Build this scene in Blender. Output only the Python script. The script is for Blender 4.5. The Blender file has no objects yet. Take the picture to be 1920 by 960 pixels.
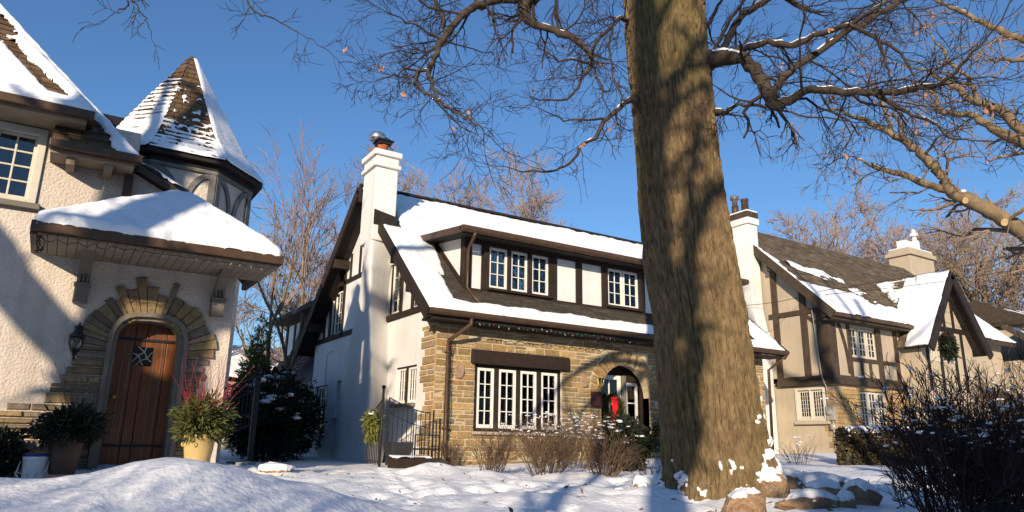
import bpy, bmesh, math, random
import numpy as np
from mathutils import Vector, Matrix

# ------------------------------------------------------------------ scene, camera, light
SC = bpy.context.scene
COL = SC.collection
R = math.radians
# world axes: X runs along the street, Y runs into the lots, Z up. Camera stands on the road, looking up at the lawns.
F, HOR, ROLL, AZ = 1340.0, 350.0, 0.016, R(57.7)
EYE = Vector((0, 0, 0.5))
pit = math.atan(HOR / F)
fw = Vector((math.cos(AZ), math.sin(AZ), 0)); rt = Vector((math.sin(AZ), -math.cos(AZ), 0)); zz = Vector((0, 0, 1))
fwd = fw * math.cos(pit) + zz * math.sin(pit); cup = -fw * math.sin(pit) + zz * math.cos(pit)
cr = rt * math.cos(ROLL) + cup * math.sin(ROLL); cu = -rt * math.sin(ROLL) + cup * math.cos(ROLL)
cam = bpy.data.cameras.new('camera'); co = bpy.data.objects.new('camera', cam); COL.objects.link(co)
cam.sensor_width = 36; cam.lens = F / 1920 * 36; cam.clip_start = .05; cam.clip_end = 2000
m3 = Matrix((cr, cu, -fwd)).transposed(); co.matrix_world = Matrix.Translation(EYE) @ m3.to_4x4()
SC.camera = co
SUN_EL = 17.5; sdir = Vector((-.692, -.721, 0)).normalized()
sun = Vector((sdir.x * math.cos(R(SUN_EL)), sdir.y * math.cos(R(SUN_EL)), math.sin(R(SUN_EL))))
W = bpy.data.worlds.new('World'); SC.world = W; W.use_nodes = True
nt = W.node_tree; bg = nt.nodes['Background']; sky = nt.nodes.new('ShaderNodeTexSky')
sky.sky_type = 'NISHITA'; sky.sun_disc = False; sky.sun_elevation = R(SUN_EL); sky.sun_rotation = math.atan2(sdir.x, sdir.y)
sky.altitude = 100; sky.air_density = 1.15; sky.dust_density = .4; sky.ozone_density = 6.5
nt.links.new(sky.outputs[0], bg.inputs[0]); bg.inputs[1].default_value = .126
sl = bpy.data.lights.new('sun', 'SUN'); sl.energy = 5.0; sl.angle = R(.5); sl.color = (1, .83, .62)
so = bpy.data.objects.new('sun', sl); COL.objects.link(so); so.rotation_euler = (-sun).to_track_quat('-Z', 'Y').to_euler(); so.location = sun * 60
vs = SC.view_settings; vs.view_transform = 'Standard'; vs.look = 'None'; vs.exposure = 0.3; vs.gamma = 1; vs.use_curve_mapping = False
SC.cycles.max_bounces = 6; SC.cycles.diffuse_bounces = 1; SC.cycles.glossy_bounces = 3; SC.cycles.transparent_max_bounces = 8

# ------------------------------------------------------------------ numeric noise
def _h(ix, iy, iz, s):
    n = (ix * 374761393 + iy * 668265263 + iz * 2147483647 + s * 974711) & 0x7fffffff
    n = ((n ^ (n >> 13)) * 1274126177) & 0x7fffffff
    n = n ^ (n >> 16)
    return (n & 0xffff) / 65535.0
def vnoise(x, y, z=0.0, s=0):
    x = np.asarray(x, float); y = np.asarray(y, float) + 0 * x; z = np.asarray(z, float) + 0 * x
    ix = np.floor(x).astype(np.int64); iy = np.floor(y).astype(np.int64); iz = np.floor(z).astype(np.int64)
    fx, fy, fz = x - ix, y - iy, z - iz
    fx = fx * fx * (3 - 2 * fx); fy = fy * fy * (3 - 2 * fy); fz = fz * fz * (3 - 2 * fz)
    def c(a, b, d): return _h(ix + a, iy + b, iz + d, s)
    x00 = c(0,0,0)*(1-fx)+c(1,0,0)*fx; x10 = c(0,1,0)*(1-fx)+c(1,1,0)*fx
    x01 = c(0,0,1)*(1-fx)+c(1,0,1)*fx; x11 = c(0,1,1)*(1-fx)+c(1,1,1)*fx
    return ((x00*(1-fy)+x10*fy)*(1-fz)+(x01*(1-fy)+x11*fy)*fz) * 2 - 1
def fbm(x, y, z=0.0, s=0, o=4, g=.5):
    t = 0; a = 1; f = 1
    for i in range(o):
        t = t + a * vnoise(np.asarray(x) * f, np.asarray(y) * f, np.asarray(z) * f, s + i * 17); a *= g; f *= 2.03
    return t

# ------------------------------------------------------------------ materials
MATS = {}
def mat(name, base, rough=.8, var=.15, scale=3.0, bump=0.0, bscale=40.0, stretch=(1,1,1), streak=0.0, metal=0.0, attr=False, spec=.3, tint=None, tscale=1.0, tamt=.5, bdist=.01):
    m = bpy.data.materials.new(name); m.use_nodes = True; n = m.node_tree.nodes; l = m.node_tree.links
    p = n['Principled BSDF']; p.inputs['Roughness'].default_value = rough; p.inputs['Metallic'].default_value = metal
    p.inputs['Specular IOR Level'].default_value = spec
    tc = n.new('ShaderNodeTexCoord'); mp = n.new('ShaderNodeMapping'); mp.inputs['Scale'].default_value = stretch
    l.new(tc.outputs['Object'], mp.inputs[0])
    nz = n.new('ShaderNodeTexNoise'); nz.inputs['Scale'].default_value = scale; nz.inputs['Detail'].default_value = 5
    l.new(mp.outputs[0], nz.inputs['Vector'])
    mr = n.new('ShaderNodeMapRange'); mr.inputs[1].default_value = .3; mr.inputs[2].default_value = .7
    mr.inputs[3].default_value = 1 - var; mr.inputs[4].default_value = 1 + var; l.new(nz.outputs[0], mr.inputs[0])
    if attr:
        a = n.new('ShaderNodeVertexColor'); a.layer_name = 'Col'; src = a.outputs[0]
    else:
        rgb = n.new('ShaderNodeRGB'); rgb.outputs[0].default_value = (*base, 1); src = rgb.outputs[0]
    if tint:
        n2 = n.new('ShaderNodeTexNoise'); n2.inputs['Scale'].default_value = tscale; n2.inputs['Detail'].default_value = 6
        l.new(mp.outputs[0], n2.inputs['Vector'])
        r2 = n.new('ShaderNodeMapRange'); r2.inputs[1].default_value = .45; r2.inputs[2].default_value = .7; r2.inputs[4].default_value = tamt
        l.new(n2.outputs[0], r2.inputs[0])
        mx = n.new('ShaderNodeMix'); mx.data_type = 'RGBA'; l.new(r2.outputs[0], mx.inputs[0]); l.new(src, mx.inputs[6]); mx.inputs[7].default_value = (*tint, 1)
        src = mx.outputs[2]
    mul = n.new('ShaderNodeMix'); mul.data_type = 'RGBA'; mul.blend_type = 'MULTIPLY'; mul.inputs[0].default_value = 1
    l.new(src, mul.inputs[6]); l.new(mr.outputs[0], mul.inputs[7]); l.new(mul.outputs[2], p.inputs['Base Color'])
    if streak:      # rain streaks and grime running down the wall
        m2 = n.new('ShaderNodeMapping'); m2.inputs['Scale'].default_value = (2.6, 2.6, .16); l.new(tc.outputs['Object'], m2.inputs[0])
        n3 = n.new('ShaderNodeTexNoise'); n3.inputs['Scale'].default_value = 2.2; n3.inputs['Detail'].default_value = 7; l.new(m2.outputs[0], n3.inputs['Vector'])
        r3 = n.new('ShaderNodeMapRange'); r3.inputs[1].default_value = .5; r3.inputs[2].default_value = .75; r3.inputs[3].default_value = 1; r3.inputs[4].default_value = 1-streak; l.new(n3.outputs[0], r3.inputs[0])
        mu2 = n.new('ShaderNodeMix'); mu2.data_type = 'RGBA'; mu2.blend_type = 'MULTIPLY'; mu2.inputs[0].default_value = 1; l.new(mul.outputs[2], mu2.inputs[6]); l.new(r3.outputs[0], mu2.inputs[7]); l.new(mu2.outputs[2], p.inputs['Base Color'])
    if bump:
        nb = n.new('ShaderNodeTexNoise'); nb.inputs['Scale'].default_value = bscale; nb.inputs['Detail'].default_value = 6
        l.new(mp.outputs[0], nb.inputs['Vector'])
        b = n.new('ShaderNodeBump'); b.inputs['Strength'].default_value = bump; b.inputs['Distance'].default_value = bdist
        l.new(nb.outputs[0], b.inputs['Height']); l.new(b.outputs[0], p.inputs['Normal'])
    MATS[name] = m; return m
M = MATS
mat('snow', (.86, .87, .89), .55, .03, 5, .5, 28, bdist=.02, spec=.25)
mat('snow_ground', (.86, .87, .89), .55, .03, 3, .55, 22, bdist=.03, spec=.25)
mat('stucco_white', (.77, .755, .73), .9, .05, 1.3, .5, 38, bdist=.012, tint=(.64, .61, .56), tscale=1.1, tamt=.55, streak=.09)
mat('stucco_cream', (.66, .575, .49), .9, .07, 1.5, .8, 30, bdist=.03, tint=(.50, .42, .34), tscale=2.2, tamt=.5, streak=.15)
mat('stucco_tan', (.47, .39, .285), .9, .07, 1.3, .4, 45, bdist=.012, tint=(.36, .30, .22), tscale=1.2, tamt=.4, streak=.13)
mat('timber_dark', (.028, .017, .011), .7, .25, 6, .3, 30, (1, 1, 1))
mat('timber_black', (.022, .016, .014), .7, .25, 6, .3, 30)
mat('timber_brown', (.062, .044, .029), .75, .25, 6, .4, 30)
mat('timber_grey', (.17, .165, .15), .8, .22, 7, .4, 35)
mat('taupe_paint', (.17, .15, .12), .6, .12, 6, .25, 30)
mat('soffit', (.27, .22, .16), .75, .15, 5, .2, 30)
mat('gutter_brown', (.075, .044, .026), .45, .18, 8)
mat('stone', (.3, .25, .18), .9, .22, 14, .9, 26, attr=True, bdist=.02)
mat('mortar', (.50, .42, .28), .95, .15, 10, .5, 60)
mat('shingle', (.1, .07, .04), .9, .25, 9, .6, 50, attr=True)
mat('white_paint', (.80, .78, .72), .45, .04, 6)
mat('cream_paint', (.62, .57, .47), .5, .06, 6)
mat('dark_void', (.012, .010, .009), .9, .2, 3)  # near-black sheets stand in for the unlit space behind windows and door
mat('curtain', (.62, .55, .46), .9, .08, 6, .3, 25, (6, 6, .6))
mat('drape_grey', (.20, .18, .17), .9, .1, 6)
mat('door_wood', (.17, .054, .012), .4, .30, 5, .25, 20, (5, 5, .6), spec=.45)
mat('iron', (.018, .018, .02), .5, .2, 20)
mat('steel', (.55, .55, .55), .3, .1, 12, metal=.9)
mat('pewter', (.19, .165, .14), .45, .15, 12, metal=.4)
mat('clay_flue', (.38, .12, .045), .8, .2, 8)
mat('bark_oak', (.175, .120, .062), .95, .4, 22, 1.0, 60, (1, 1, .4), tint=(.13, .105, .035), tscale=2.2, tamt=.7, bdist=.02)
mat('bark_limb', (.060, .045, .034), .95, .35, 14, .6, 40)
mat('bark_tan', (.20, .148, .088), .95, .3, 12, .6, 40)
mat('twig_dark', (.045, .032, .028), .9, .3, 9)
mat('twig_tan', (.25, .185, .135), .9, .3, 9)
mat('twig_pink', (.31, .23, .19), .9, .25, 5)
mat('stem_brown', (.15, .095, .058), .9, .35, 12)
mat('stem_dark', (.040, .026, .022), .9, .35, 12)
mat('red_twig', (.34, .03, .035), .6, .3, 12)
mat('leaf_dry', (.42, .20, .09), .8, .3, 12)
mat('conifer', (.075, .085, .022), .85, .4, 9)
mat('conifer_dark', (.016, .021, .010), .85, .4, 9)  # green darkened so shade on the doorway pot sits in the colour
mat('conifer_lit', (.16, .17, .04), .85, .4, 9)  # lighter copy of the green, sunlight put into the colour
mat('hedge_brown', (.085, .068, .032), .9, .4, 9)
mat('boulder', (.33, .21, .12), .9, .35, 12, 1.0, 40, tint=(.22, .17, .12), tscale=4, tamt=.5, bdist=.03)
mat('terracotta_yellow', (.50, .36, .14), .6, .12, 6, .1, 20)
mat('bucket_white', (.74, .71, .66), .4, .04, 6)
mat('bucket_blue', (.03, .03, .16), .4, .1, 6)
mat('planter_black', (.03, .03, .035), .5, .2, 8)
mat('ribbon_red', (.62, .015, .018), .5, .1, 12)
mat('berry', (.22, .015, .015), .4, .1, 12)
mat('bulb_red', (.28, .03, .02), .2, .1, 12, spec=.5)
mat('bulb_green', (.015, .13, .05), .2, .1, 12, spec=.5)
mat('bulb_clear', (.28, .28, .25), .2, .1, 12, spec=.5)
mat('cable_black', (.012, .012, .014), .5, .1, 12)
mat('brass', (.55, .38, .10), .35, .15, 12, metal=.6)
mat('plaque', (.05, .016, .014), .5, .2, 8)
mat('meter_grey', (.36, .34, .30), .5, .1, 8, metal=.2)
mat('asphalt', (.05, .05, .052), .9, .25, 8, .5, 60)
mat('concrete', (.32, .31, .29), .9, .12, 5, .4, 50)
mat('label_grey', (.35, .34, .34), .5, .1, 30)
mat('hip_cut', (.60, .43, .22), .85, .15, 30)
def glass(name, tint, refl, rough=.02):
    m = bpy.data.materials.new(name); m.use_nodes = True; n = m.node_tree.nodes; l = m.node_tree.links
    n.remove(n['Principled BSDF']); out = n['Material Output']
    tr = n.new('ShaderNodeBsdfTransparent'); tr.inputs[0].default_value = (*tint, 1)
    gl = n.new('ShaderNodeBsdfGlossy'); gl.inputs['Roughness'].default_value = rough
    fr = n.new('ShaderNodeFresnel'); fr.inputs[0].default_value = refl
    nz = n.new('ShaderNodeTexNoise'); nz.inputs['Scale'].default_value = 5; tc = n.new('ShaderNodeTexCoord'); l.new(tc.outputs['Object'], nz.inputs['Vector'])
    b = n.new('ShaderNodeBump'); b.inputs['Strength'].default_value = .12; b.inputs['Distance'].default_value = .02
    l.new(nz.outputs[0], b.inputs['Height']); l.new(b.outputs[0], gl.inputs['Normal'])
    mx = n.new('ShaderNodeMixShader'); l.new(fr.outputs[0], mx.inputs[0]); l.new(tr.outputs[0], mx.inputs[1]); l.new(gl.outputs[0], mx.inputs[2])
    l.new(mx.outputs[0], out.inputs['Surface']); MATS[name] = m
glass('glass', (.80, .83, .84), 1.75); glass('glass_dark', (.30, .33, .36), 1.8); glass('glass_frost', (.75, .75, .72), 1.5, .2)

# ------------------------------------------------------------------ mesh builder
class MB:
    def __init__(s): s.v = []; s.f = []; s.c = []; s.n = []
    def add(s, vs, fs, col=None):
        o = len(s.v); s.v += [tuple(v) for v in vs]; s.n.append((o, len(s.f)))
        for f in fs: s.f.append(tuple(o + i for i in f)); s.c.append(col)
        return s
    def box(s, x0, x1, y0, y1, z0, z1, col=None):
        return s.add([(x0,y0,z0),(x1,y0,z0),(x1,y1,z0),(x0,y1,z0),(x0,y0,z1),(x1,y0,z1),(x1,y1,z1),(x0,y1,z1)],
              [(0,3,2,1),(4,5,6,7),(0,1,5,4),(1,2,6,5),(2,3,7,6),(3,0,4,7)], col)
    def obox(s, o, a, b, c, col=None):   # o corner + three edge vectors
        o, a, b, c = map(Vector, (o, a, b, c))
        return s.add([o, o+a, o+a+b, o+b, o+c, o+a+c, o+a+b+c, o+b+c], [(0,3,2,1),(4,5,6,7),(0,1,5,4),(1,2,6,5),(2,3,7,6),(3,0,4,7)], col)
    def prism(s, poly, vec, col=None):
        n = len(poly); vec = Vector(vec); p = [Vector(q) for q in poly]
        return s.add(p + [q + vec for q in p], [tuple(range(n))[::-1], tuple(range(n, 2*n))] + [(i, (i+1) % n, n+(i+1) % n, n+i) for i in range(n)], col)
    def bar(s, p, q, w, h, up=(0,0,1), col=None):   # beam from p to q, width w (sideways) height h (along up), centred
        p, q = Vector(p), Vector(q); d = (q-p).normalized(); sd = d.cross(Vector(up)).normalized(); u = sd.cross(d).normalized()
        return s.obox(p - sd*w/2 - u*h/2, q-p, sd*w, u*h, col)
    def tube(s, pts, r, k=8, cap=True, col=None):
        pts = [Vector(p) for p in pts]; n = len(pts); rr = r if hasattr(r, '__len__') else [r]*n; V = []; Fc = []
        for i, p in enumerate(pts):
            d = (pts[min(i+1, n-1)] - pts[max(i-1, 0)]).normalized(); a = d.cross(Vector((.31, .17, .93))).normalized(); b = d.cross(a)
            for j in range(k): t = 2*math.pi*j/k; V.append(p + (a*math.cos(t) + b*math.sin(t))*rr[i])
        for i in range(n-1):
            for j in range(k): Fc.append((i*k+j, i*k+(j+1) % k, (i+1)*k+(j+1) % k, (i+1)*k+j))
        if cap: Fc += [tuple(range(k))[::-1], tuple((n-1)*k+j for j in range(k))]
        return s.add(V, Fc, col)
    def lathe(s, prof, c=(0,0,0), k=20, col=None, cap=True):   # prof = [(r, z)]
        V = []; Fc = []; n = len(prof)
        for r, z in prof:
            for j in range(k): t = 2*math.pi*j/k; V.append((c[0]+r*math.cos(t), c[1]+r*math.sin(t), c[2]+z))
        for i in range(n-1):
            for j in range(k): Fc.append((i*k+j, i*k+(j+1) % k, (i+1)*k+(j+1) % k, (i+1)*k+j))
        if cap: Fc += [tuple(range(k))[::-1], tuple((n-1)*k+j for j in range(k))]
        return s.add(V, Fc, col)
    def ball(s, c, r, k=8, col=None, sq=(1,1,1)):
        prof = [(max(1e-4, math.sin(math.pi*i/k)), -math.cos(math.pi*i/k)) for i in range(k+1)]; o = len(s.v)
        s.lathe(prof, (0,0,0), k+2, col)
        for i in range(o, len(s.v)): v = s.v[i]; s.v[i] = (c[0]+v[0]*r*sq[0], c[1]+v[1]*r*sq[1], c[2]+v[2]*r*sq[2])
        return s
    def build(s, name, m, parent=None, smooth=False, bevel=0.0, kind=None):
        me = bpy.data.meshes.new(name); me.from_pydata(s.v, [], s.f)
        if any(c is not None for c in s.c):
            ca = me.color_attributes.new('Col', 'FLOAT_COLOR', 'CORNER'); arr = np.ones((len(me.loops), 4), np.float32); k = 0
            for f, c in zip(s.f, s.c):
                if c is not None: arr[k:k+len(f), :3] = c
                k += len(f)
            ca.data.foreach_set('color', arr.ravel())
        bm = bmesh.new(); bm.from_mesh(me); bmesh.ops.recalc_face_normals(bm, faces=bm.faces); bm.to_mesh(me); bm.free()
        if smooth: me.shade_smooth()
        return link(name, me, m, parent, bevel, kind)
def each(mb, name, m, parent, smooth=False, bevel=0.0):
    """every added piece becomes a part of its own"""
    ends = mb.n[1:]+[(len(mb.v), len(mb.f))]
    for (v0, f0), (v1, f1) in zip(mb.n, ends):
        q = MB(); q.add(mb.v[v0:v1], [tuple(i-v0 for i in f) for f in mb.f[f0:f1]]); q.build(name, m, parent, smooth, bevel)
def link(name, me, m, parent=None, bevel=0.0, kind=None):
    o = bpy.data.objects.new(name, me); COL.objects.link(o)
    me.materials.append(MATS[m] if isinstance(m, str) else m)
    if parent is not None: adopt(o, parent)
    if bevel:
        b = o.modifiers.new('bevel', 'BEVEL'); b.width = bevel; b.segments = 2; b.limit_method = 'ANGLE'
    if kind: o['kind'] = kind
    return o
def adopt(o, parent):
    o.parent = parent
    c, p = Vector((0,0,0)), parent
    while p is not None: c += p.location if p.type == 'EMPTY' else Vector((0,0,0)); p = p.parent
    o.matrix_parent_inverse = Matrix.Translation(-c) if parent.type == 'EMPTY' else Matrix.Identity(4)
def thing(name, label, cat, loc=(0,0,0), group=None):
    o = bpy.data.objects.new(name, None); COL.objects.link(o); o.location = loc; o.empty_display_size = .2
    return tag(o, label, cat, group)
def tag(o, label, cat, group=None):
    o['label'] = label; o['category'] = cat
    if group: o['group'] = group
    return o
def npmesh(name, V, Fq, m, parent=None, smooth=True, kind=None):
    me = bpy.data.meshes.new(name); V = np.asarray(V, np.float32); Fq = np.asarray(Fq, np.int32); k = Fq.shape[1]
    me.vertices.add(len(V)); me.vertices.foreach_set('co', V.ravel()); me.loops.add(Fq.size); me.loops.foreach_set('vertex_index', Fq.ravel())
    me.polygons.add(len(Fq)); me.polygons.foreach_set('loop_start', np.arange(0, Fq.size, k, dtype=np.int32))
    me.update(calc_edges=True); me.validate()
    if smooth: me.shade_smooth()
    return link(name, me, m, parent, 0, kind)
def gridfaces(nx, ny):
    i, j = np.meshgrid(np.arange(nx-1), np.arange(ny-1), indexing='ij'); a = i*ny+j
    return np.stack([a, a+ny, a+ny+1, a+1], -1).reshape(-1, 4)

# many tapered tubes (branches) in one numpy mesh
def tubes(name, T, m, parent=None, kmin=3):
    groups = {}
    for pts, rad in T:
        k = 3 if rad[0] < .012 else (5 if rad[0] < .04 else (8 if rad[0] < .12 else 14))
        groups.setdefault((len(pts), max(k, kmin)), []).append((pts, rad))
    VV, FF, off = [], [], 0
    for (n, k), L in groups.items():
        P = np.array([l[0] for l in L], float); r = np.array([l[1] for l in L], float)
        d = np.empty_like(P); d[:, 1:-1] = P[:, 2:] - P[:, :-2]; d[:, 0] = P[:, 1] - P[:, 0]; d[:, -1] = P[:, -1] - P[:, -2]
        d /= np.linalg.norm(d, axis=2, keepdims=True) + 1e-9
        ref = np.where(np.abs(d[:, :1, 2:3]) > .8, np.array([1., .2, 0]), np.array([.1, .2, 1.])); ref = np.broadcast_to(ref, d.shape)
        a = np.cross(d, ref); a /= np.linalg.norm(a, axis=2, keepdims=True) + 1e-9; b = np.cross(d, a)
        t = np.arange(k) * 2*np.pi/k
        V = P[:, :, None] + r[:, :, None, None] * (a[:, :, None]*np.cos(t)[None, None, :, None] + b[:, :, None]*np.sin(t)[None, None, :, None])
        base = np.arange(len(L))[:, None, None]*n*k + np.arange(n-1)[None, :, None]*k; j = np.arange(k)[None, None, :]; j2 = (j+1) % k
        f = np.stack([base+j, base+j2, base+k+j2, base+k+j], -1).reshape(-1, 4)
        VV.append(V.reshape(-1, 3)); FF.append(f+off); off += V.size//3
    return npmesh(name, np.concatenate(VV), np.concatenate(FF), m, parent, True)
# ------------------------------------------------------------------ ground
def G(x, y): return float(ground(np.array([x], float), np.array([y], float))[0])
def sst(a, b, x): t = np.clip((x-a)/(b-a), 0, 1); return t*t*(3-2*t)
def bump2(x, y, cx, cy, sx, sy, h): return h*np.exp(-((x-cx)/sx)**2-((y-cy)/sy)**2)
def ground(x, y):
    z = .02*np.clip(x-6.5, 0, 14) + .02 + .10*sst(10.2, 11.5, y)*(1-sst(2.5, 4, x))
    z = z - 1.15*(1-sst(-1.6, 2.6, y))
    z = z + bump2(x, y, .62, 4.8, .55, .75, .30) + bump2(x, y, -.5, 5.0, .75, .8, .27) + bump2(x, y, -2.4, 5.0, 1.4, 1.0, .25) + bump2(x, y, 1.35, 4.6, .55, .7, .15)
    z = z + bump2(x, y, 2.6, 10.6, .5, .35, .10) + bump2(x, y, 5.1, 10.1, .45, .4, .15) + bump2(x, y, 5.3, 8.8, .45, .45, .12) + bump2(x, y, 6.6, 8.6, .7, .5, .12)
    z = z + bump2(x, y, 5.45, 4.9, .95, .95, .07) + bump2(x, y, 6.9, 4.9, .8, .5, .06) + bump2(x, y, 6.9, 6.4, .8, .7, .14) + bump2(x, y, 9.5, 7.0, 1.2, 1.0, .08)
    z = z + bump2(x, y, 18.0, 12.5, 2.5, 1.5, .12) + bump2(x, y, 11.9, 12.9, 1.0, .8, .06)
    near = np.exp(-((x-4)/9)**2-((y-6)/7)**2)*sst(.5, 3, y)
    z = z + near*(.055*fbm(x*.8, y*.8, 0, 3, 3) + .026*fbm(x*3.1, y*3.1, 0, 5, 3)+.007*np.clip(fbm(x*9, y*9, 0, 15, 2), -.3, 1))
    pit_ = np.clip(vnoise(x*2.6, y*2.6, 0, 11)-.52, 0, 1)     # footprints and dimples
    z = z - near*.22*pit_ + np.exp(-((x-1)/4)**2-((y-4)/3)**2)*.03*fbm(x*1.7, y*1.7, 0, 31, 2)
    for i in range(26):      # a line of footprints up to the gate, and one across the lawn
        t = i/26; s_ = .13*(1 if i % 2 else -1)
        for (ax, ay, bx, by) in ((2.6, 5.2, 5.2, 12.2), (2.2, 6.4, 7.2, 7.4)):
            L = math.hypot(bx-ax, by-ay); px, py = ax+(bx-ax)*t-s_*(by-ay)/L, ay+(by-ay)*t+s_*(bx-ax)/L
            z = z - bump2(x, y, px, py, .10, .14, .085) + bump2(x, y, px+.02, py+.2, .16, .08, .016)
    return z
def axis(lo, hi, step, far_lo, far_hi):
    a = list(np.arange(lo, hi, step)); g = step
    x = hi
    while x < far_hi: a.append(x); g *= 1.14; x += g
    a.append(far_hi); x = lo; g = step; b = []
    while x > far_lo: g *= 1.14; x -= g; b.append(x)
    return np.array(b[::-1] + a)
gx = axis(-2.0, 10.5, .055, -420, 520); gy = axis(1.6, 12.5, .055, -300, 520)
GX, GY = np.meshgrid(gx, gy, indexing='ij')
npmesh('ground', np.stack([GX, GY, ground(GX, GY)], -1).reshape(-1, 3), gridfaces(len(gx), len(gy)), 'snow_ground', None, True, 'structure')
MB().box(-60, 80, -16.5, -7.4, -1.4, -1.115).build('road', 'asphalt', None, kind='structure')
MB().box(-60, 80, -7.4, -7.22, -1.4, -.985).build('kerb', 'concrete', None, bevel=.02, kind='structure')
MB().box(-60, 80, -3.7, -1.9, -1.4, -1.085).build('pavement', 'asphalt', None, kind='structure')

# ------------------------------------------------------------------ building helpers
rng = random.Random(7)
def wall_holes(mb, o, u, n, W0, W1, Z0, Z1, holes, th):
    """wall sheet in the plane through o (u sideways, z up), n points outwards; rectangular holes (u0,u1,z0,z1); thickness th goes inwards"""
    o, u, n = Vector(o), Vector(u), Vector(n)
    us = sorted({W0, W1, *[h[0] for h in holes], *[h[1] for h in holes]}); zs = sorted({Z0, Z1, *[h[2] for h in holes], *[h[3] for h in holes]})
    us = [a for a in us if W0 <= a <= W1]; zs = [a for a in zs if Z0 <= a <= Z1]
    for i in range(len(zs)-1):
        run = None
        for j in range(len(us)-1):
            cu_, cz = (us[j]+us[j+1])/2, (zs[i]+zs[i+1])/2
            solid = not any(h[0] < cu_ < h[1] and h[2] < cz < h[3] for h in holes)
            if solid: run = (run[0] if run else us[j], us[j+1])
            if (not solid or j == len(us)-2) and run:
                mb.obox(o + u*run[0] + zz*zs[i], u*(run[1]-run[0]), zz*(zs[i+1]-zs[i]), -n*th); run = None
PAL_GOLD = [(0.364,0.24,0.106),(0.325,0.212,0.09),(0.387,0.261,0.121),(0.279,0.19,0.093),(0.302,0.218,0.125),(0.248,0.176,0.1),(0.34,0.233,0.116),(0.402,0.282,0.143),(0.286,0.19,0.084),(0.348,0.205,0.087)]
PAL_QUOIN = [(.42,.25,.11),(.36,.22,.10),(.44,.29,.14),(.34,.24,.13),(.40,.27,.13),(.30,.22,.13)]
PAL_GREY = [(.25,.18,.10),(.19,.14,.085),(.29,.205,.11),(.15,.115,.08),(.23,.16,.08),(.27,.195,.10),(.18,.145,.105),(.21,.17,.125)]
def stone(mb, o, u, n, a, b, c, d, dep, col):
    j = lambda s=.012: rng.uniform(-s, s)
    p = [(a, c), (b, c), (b, d), (a, d)]; V = []
    for (x, z) in p: V.append(o + u*x + zz*z)
    ins = min(.014, (b-a)*.2, (d-c)*.2)
    for k, (x, z) in enumerate(p):
        xx = x + (ins if k in (0, 3) else -ins) + j(.008); z2 = z + (ins if k < 2 else -ins) + j(.006)
        V.append(o + u*xx + zz*z2 + n*(dep + j(.008)))
    k = rng.uniform(.82, 1.15); cc = tuple(x*k for x in col)
    mb.add(V, [(4,5,6,7),(0,1,5,4),(1,2,6,5),(2,3,7,6),(3,0,4,7)], cc)
def stone_wall(mb, o, u, n, z0, z1, spans, pal, hmin=.07, hmax=.16, wmin=.16, wmax=.50, gap=.010, dep=(.012, .035)):
    """irregular coursed stones; spans(z) gives the free intervals of one course"""
    o, u, n = Vector(o), Vector(u), Vector(n); z = z0
    while z < z1 - .03:
        h = min(rng.uniform(hmin, hmax), z1-z)
        for (s, e) in spans(z + h/2):
            x = s
            while x < e - .02:
                w = rng.uniform(wmin, wmax)*(1.25 - h*2)
                if e - x - w < wmin*.7: w = e - x
                if h > .115 and rng.random() < .35 and w > .2:
                    m_ = z + h*rng.uniform(.4, .6)
                    for (c, d) in ((z, m_), (m_, z+h)): stone(mb, o, u, n, x+gap/2, x+w-gap/2, c+gap/2, d-gap/2, rng.uniform(*dep), rng.choice(pal))
                else: stone(mb, o, u, n, x+gap/2, x+w-gap/2, z+gap/2, z+h-gap/2, rng.uniform(*dep), rng.choice(pal))
                x += w
        z += h
def voussoirs(mb, o, u, n, cx, cz, r0, r1, a0, a1, k, pal, jit=.06, dep=(.02, .04), keys=()):
    o, u, n = Vector(o), Vector(u), Vector(n); ws = [rng.uniform(.6, 1.4) for _ in range(k)]; cum = [0]
    for w_ in ws: cum.append(cum[-1]+w_*(a1-a0)/sum(ws))
    for i in range(k):
        t0, t1 = a0+cum[i], a0+cum[i+1]; ro = r1 + rng.uniform(-jit, jit) + (keys[i] if i < len(keys) else 0); d = rng.uniform(*dep)
        q = [(r0, t0+.003/r0), (ro, t0+.003/ro), (ro, t1-.003/ro), (r0, t1-.003/r0)]
        V = [o+u*(cx+r*math.cos(t))+zz*(cz+r*math.sin(t)) for r, t in q]
        cxx = sum(v.x for v in V)/4; cyy = sum(v.y for v in V)/4; czz = sum(v.z for v in V)/4; ctr = Vector((cxx, cyy, czz))
        V += [ctr + (v-ctr)*.94 + n*(d+rng.uniform(-.006, .006)) for v in V]
        kk = rng.uniform(.85, 1.15); mb.add(V, [(4,5,6,7),(0,1,5,4),(1,2,6,5),(2,3,7,6),(3,0,4,7)], tuple(c*kk for c in rng.choice(pal)))
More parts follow.
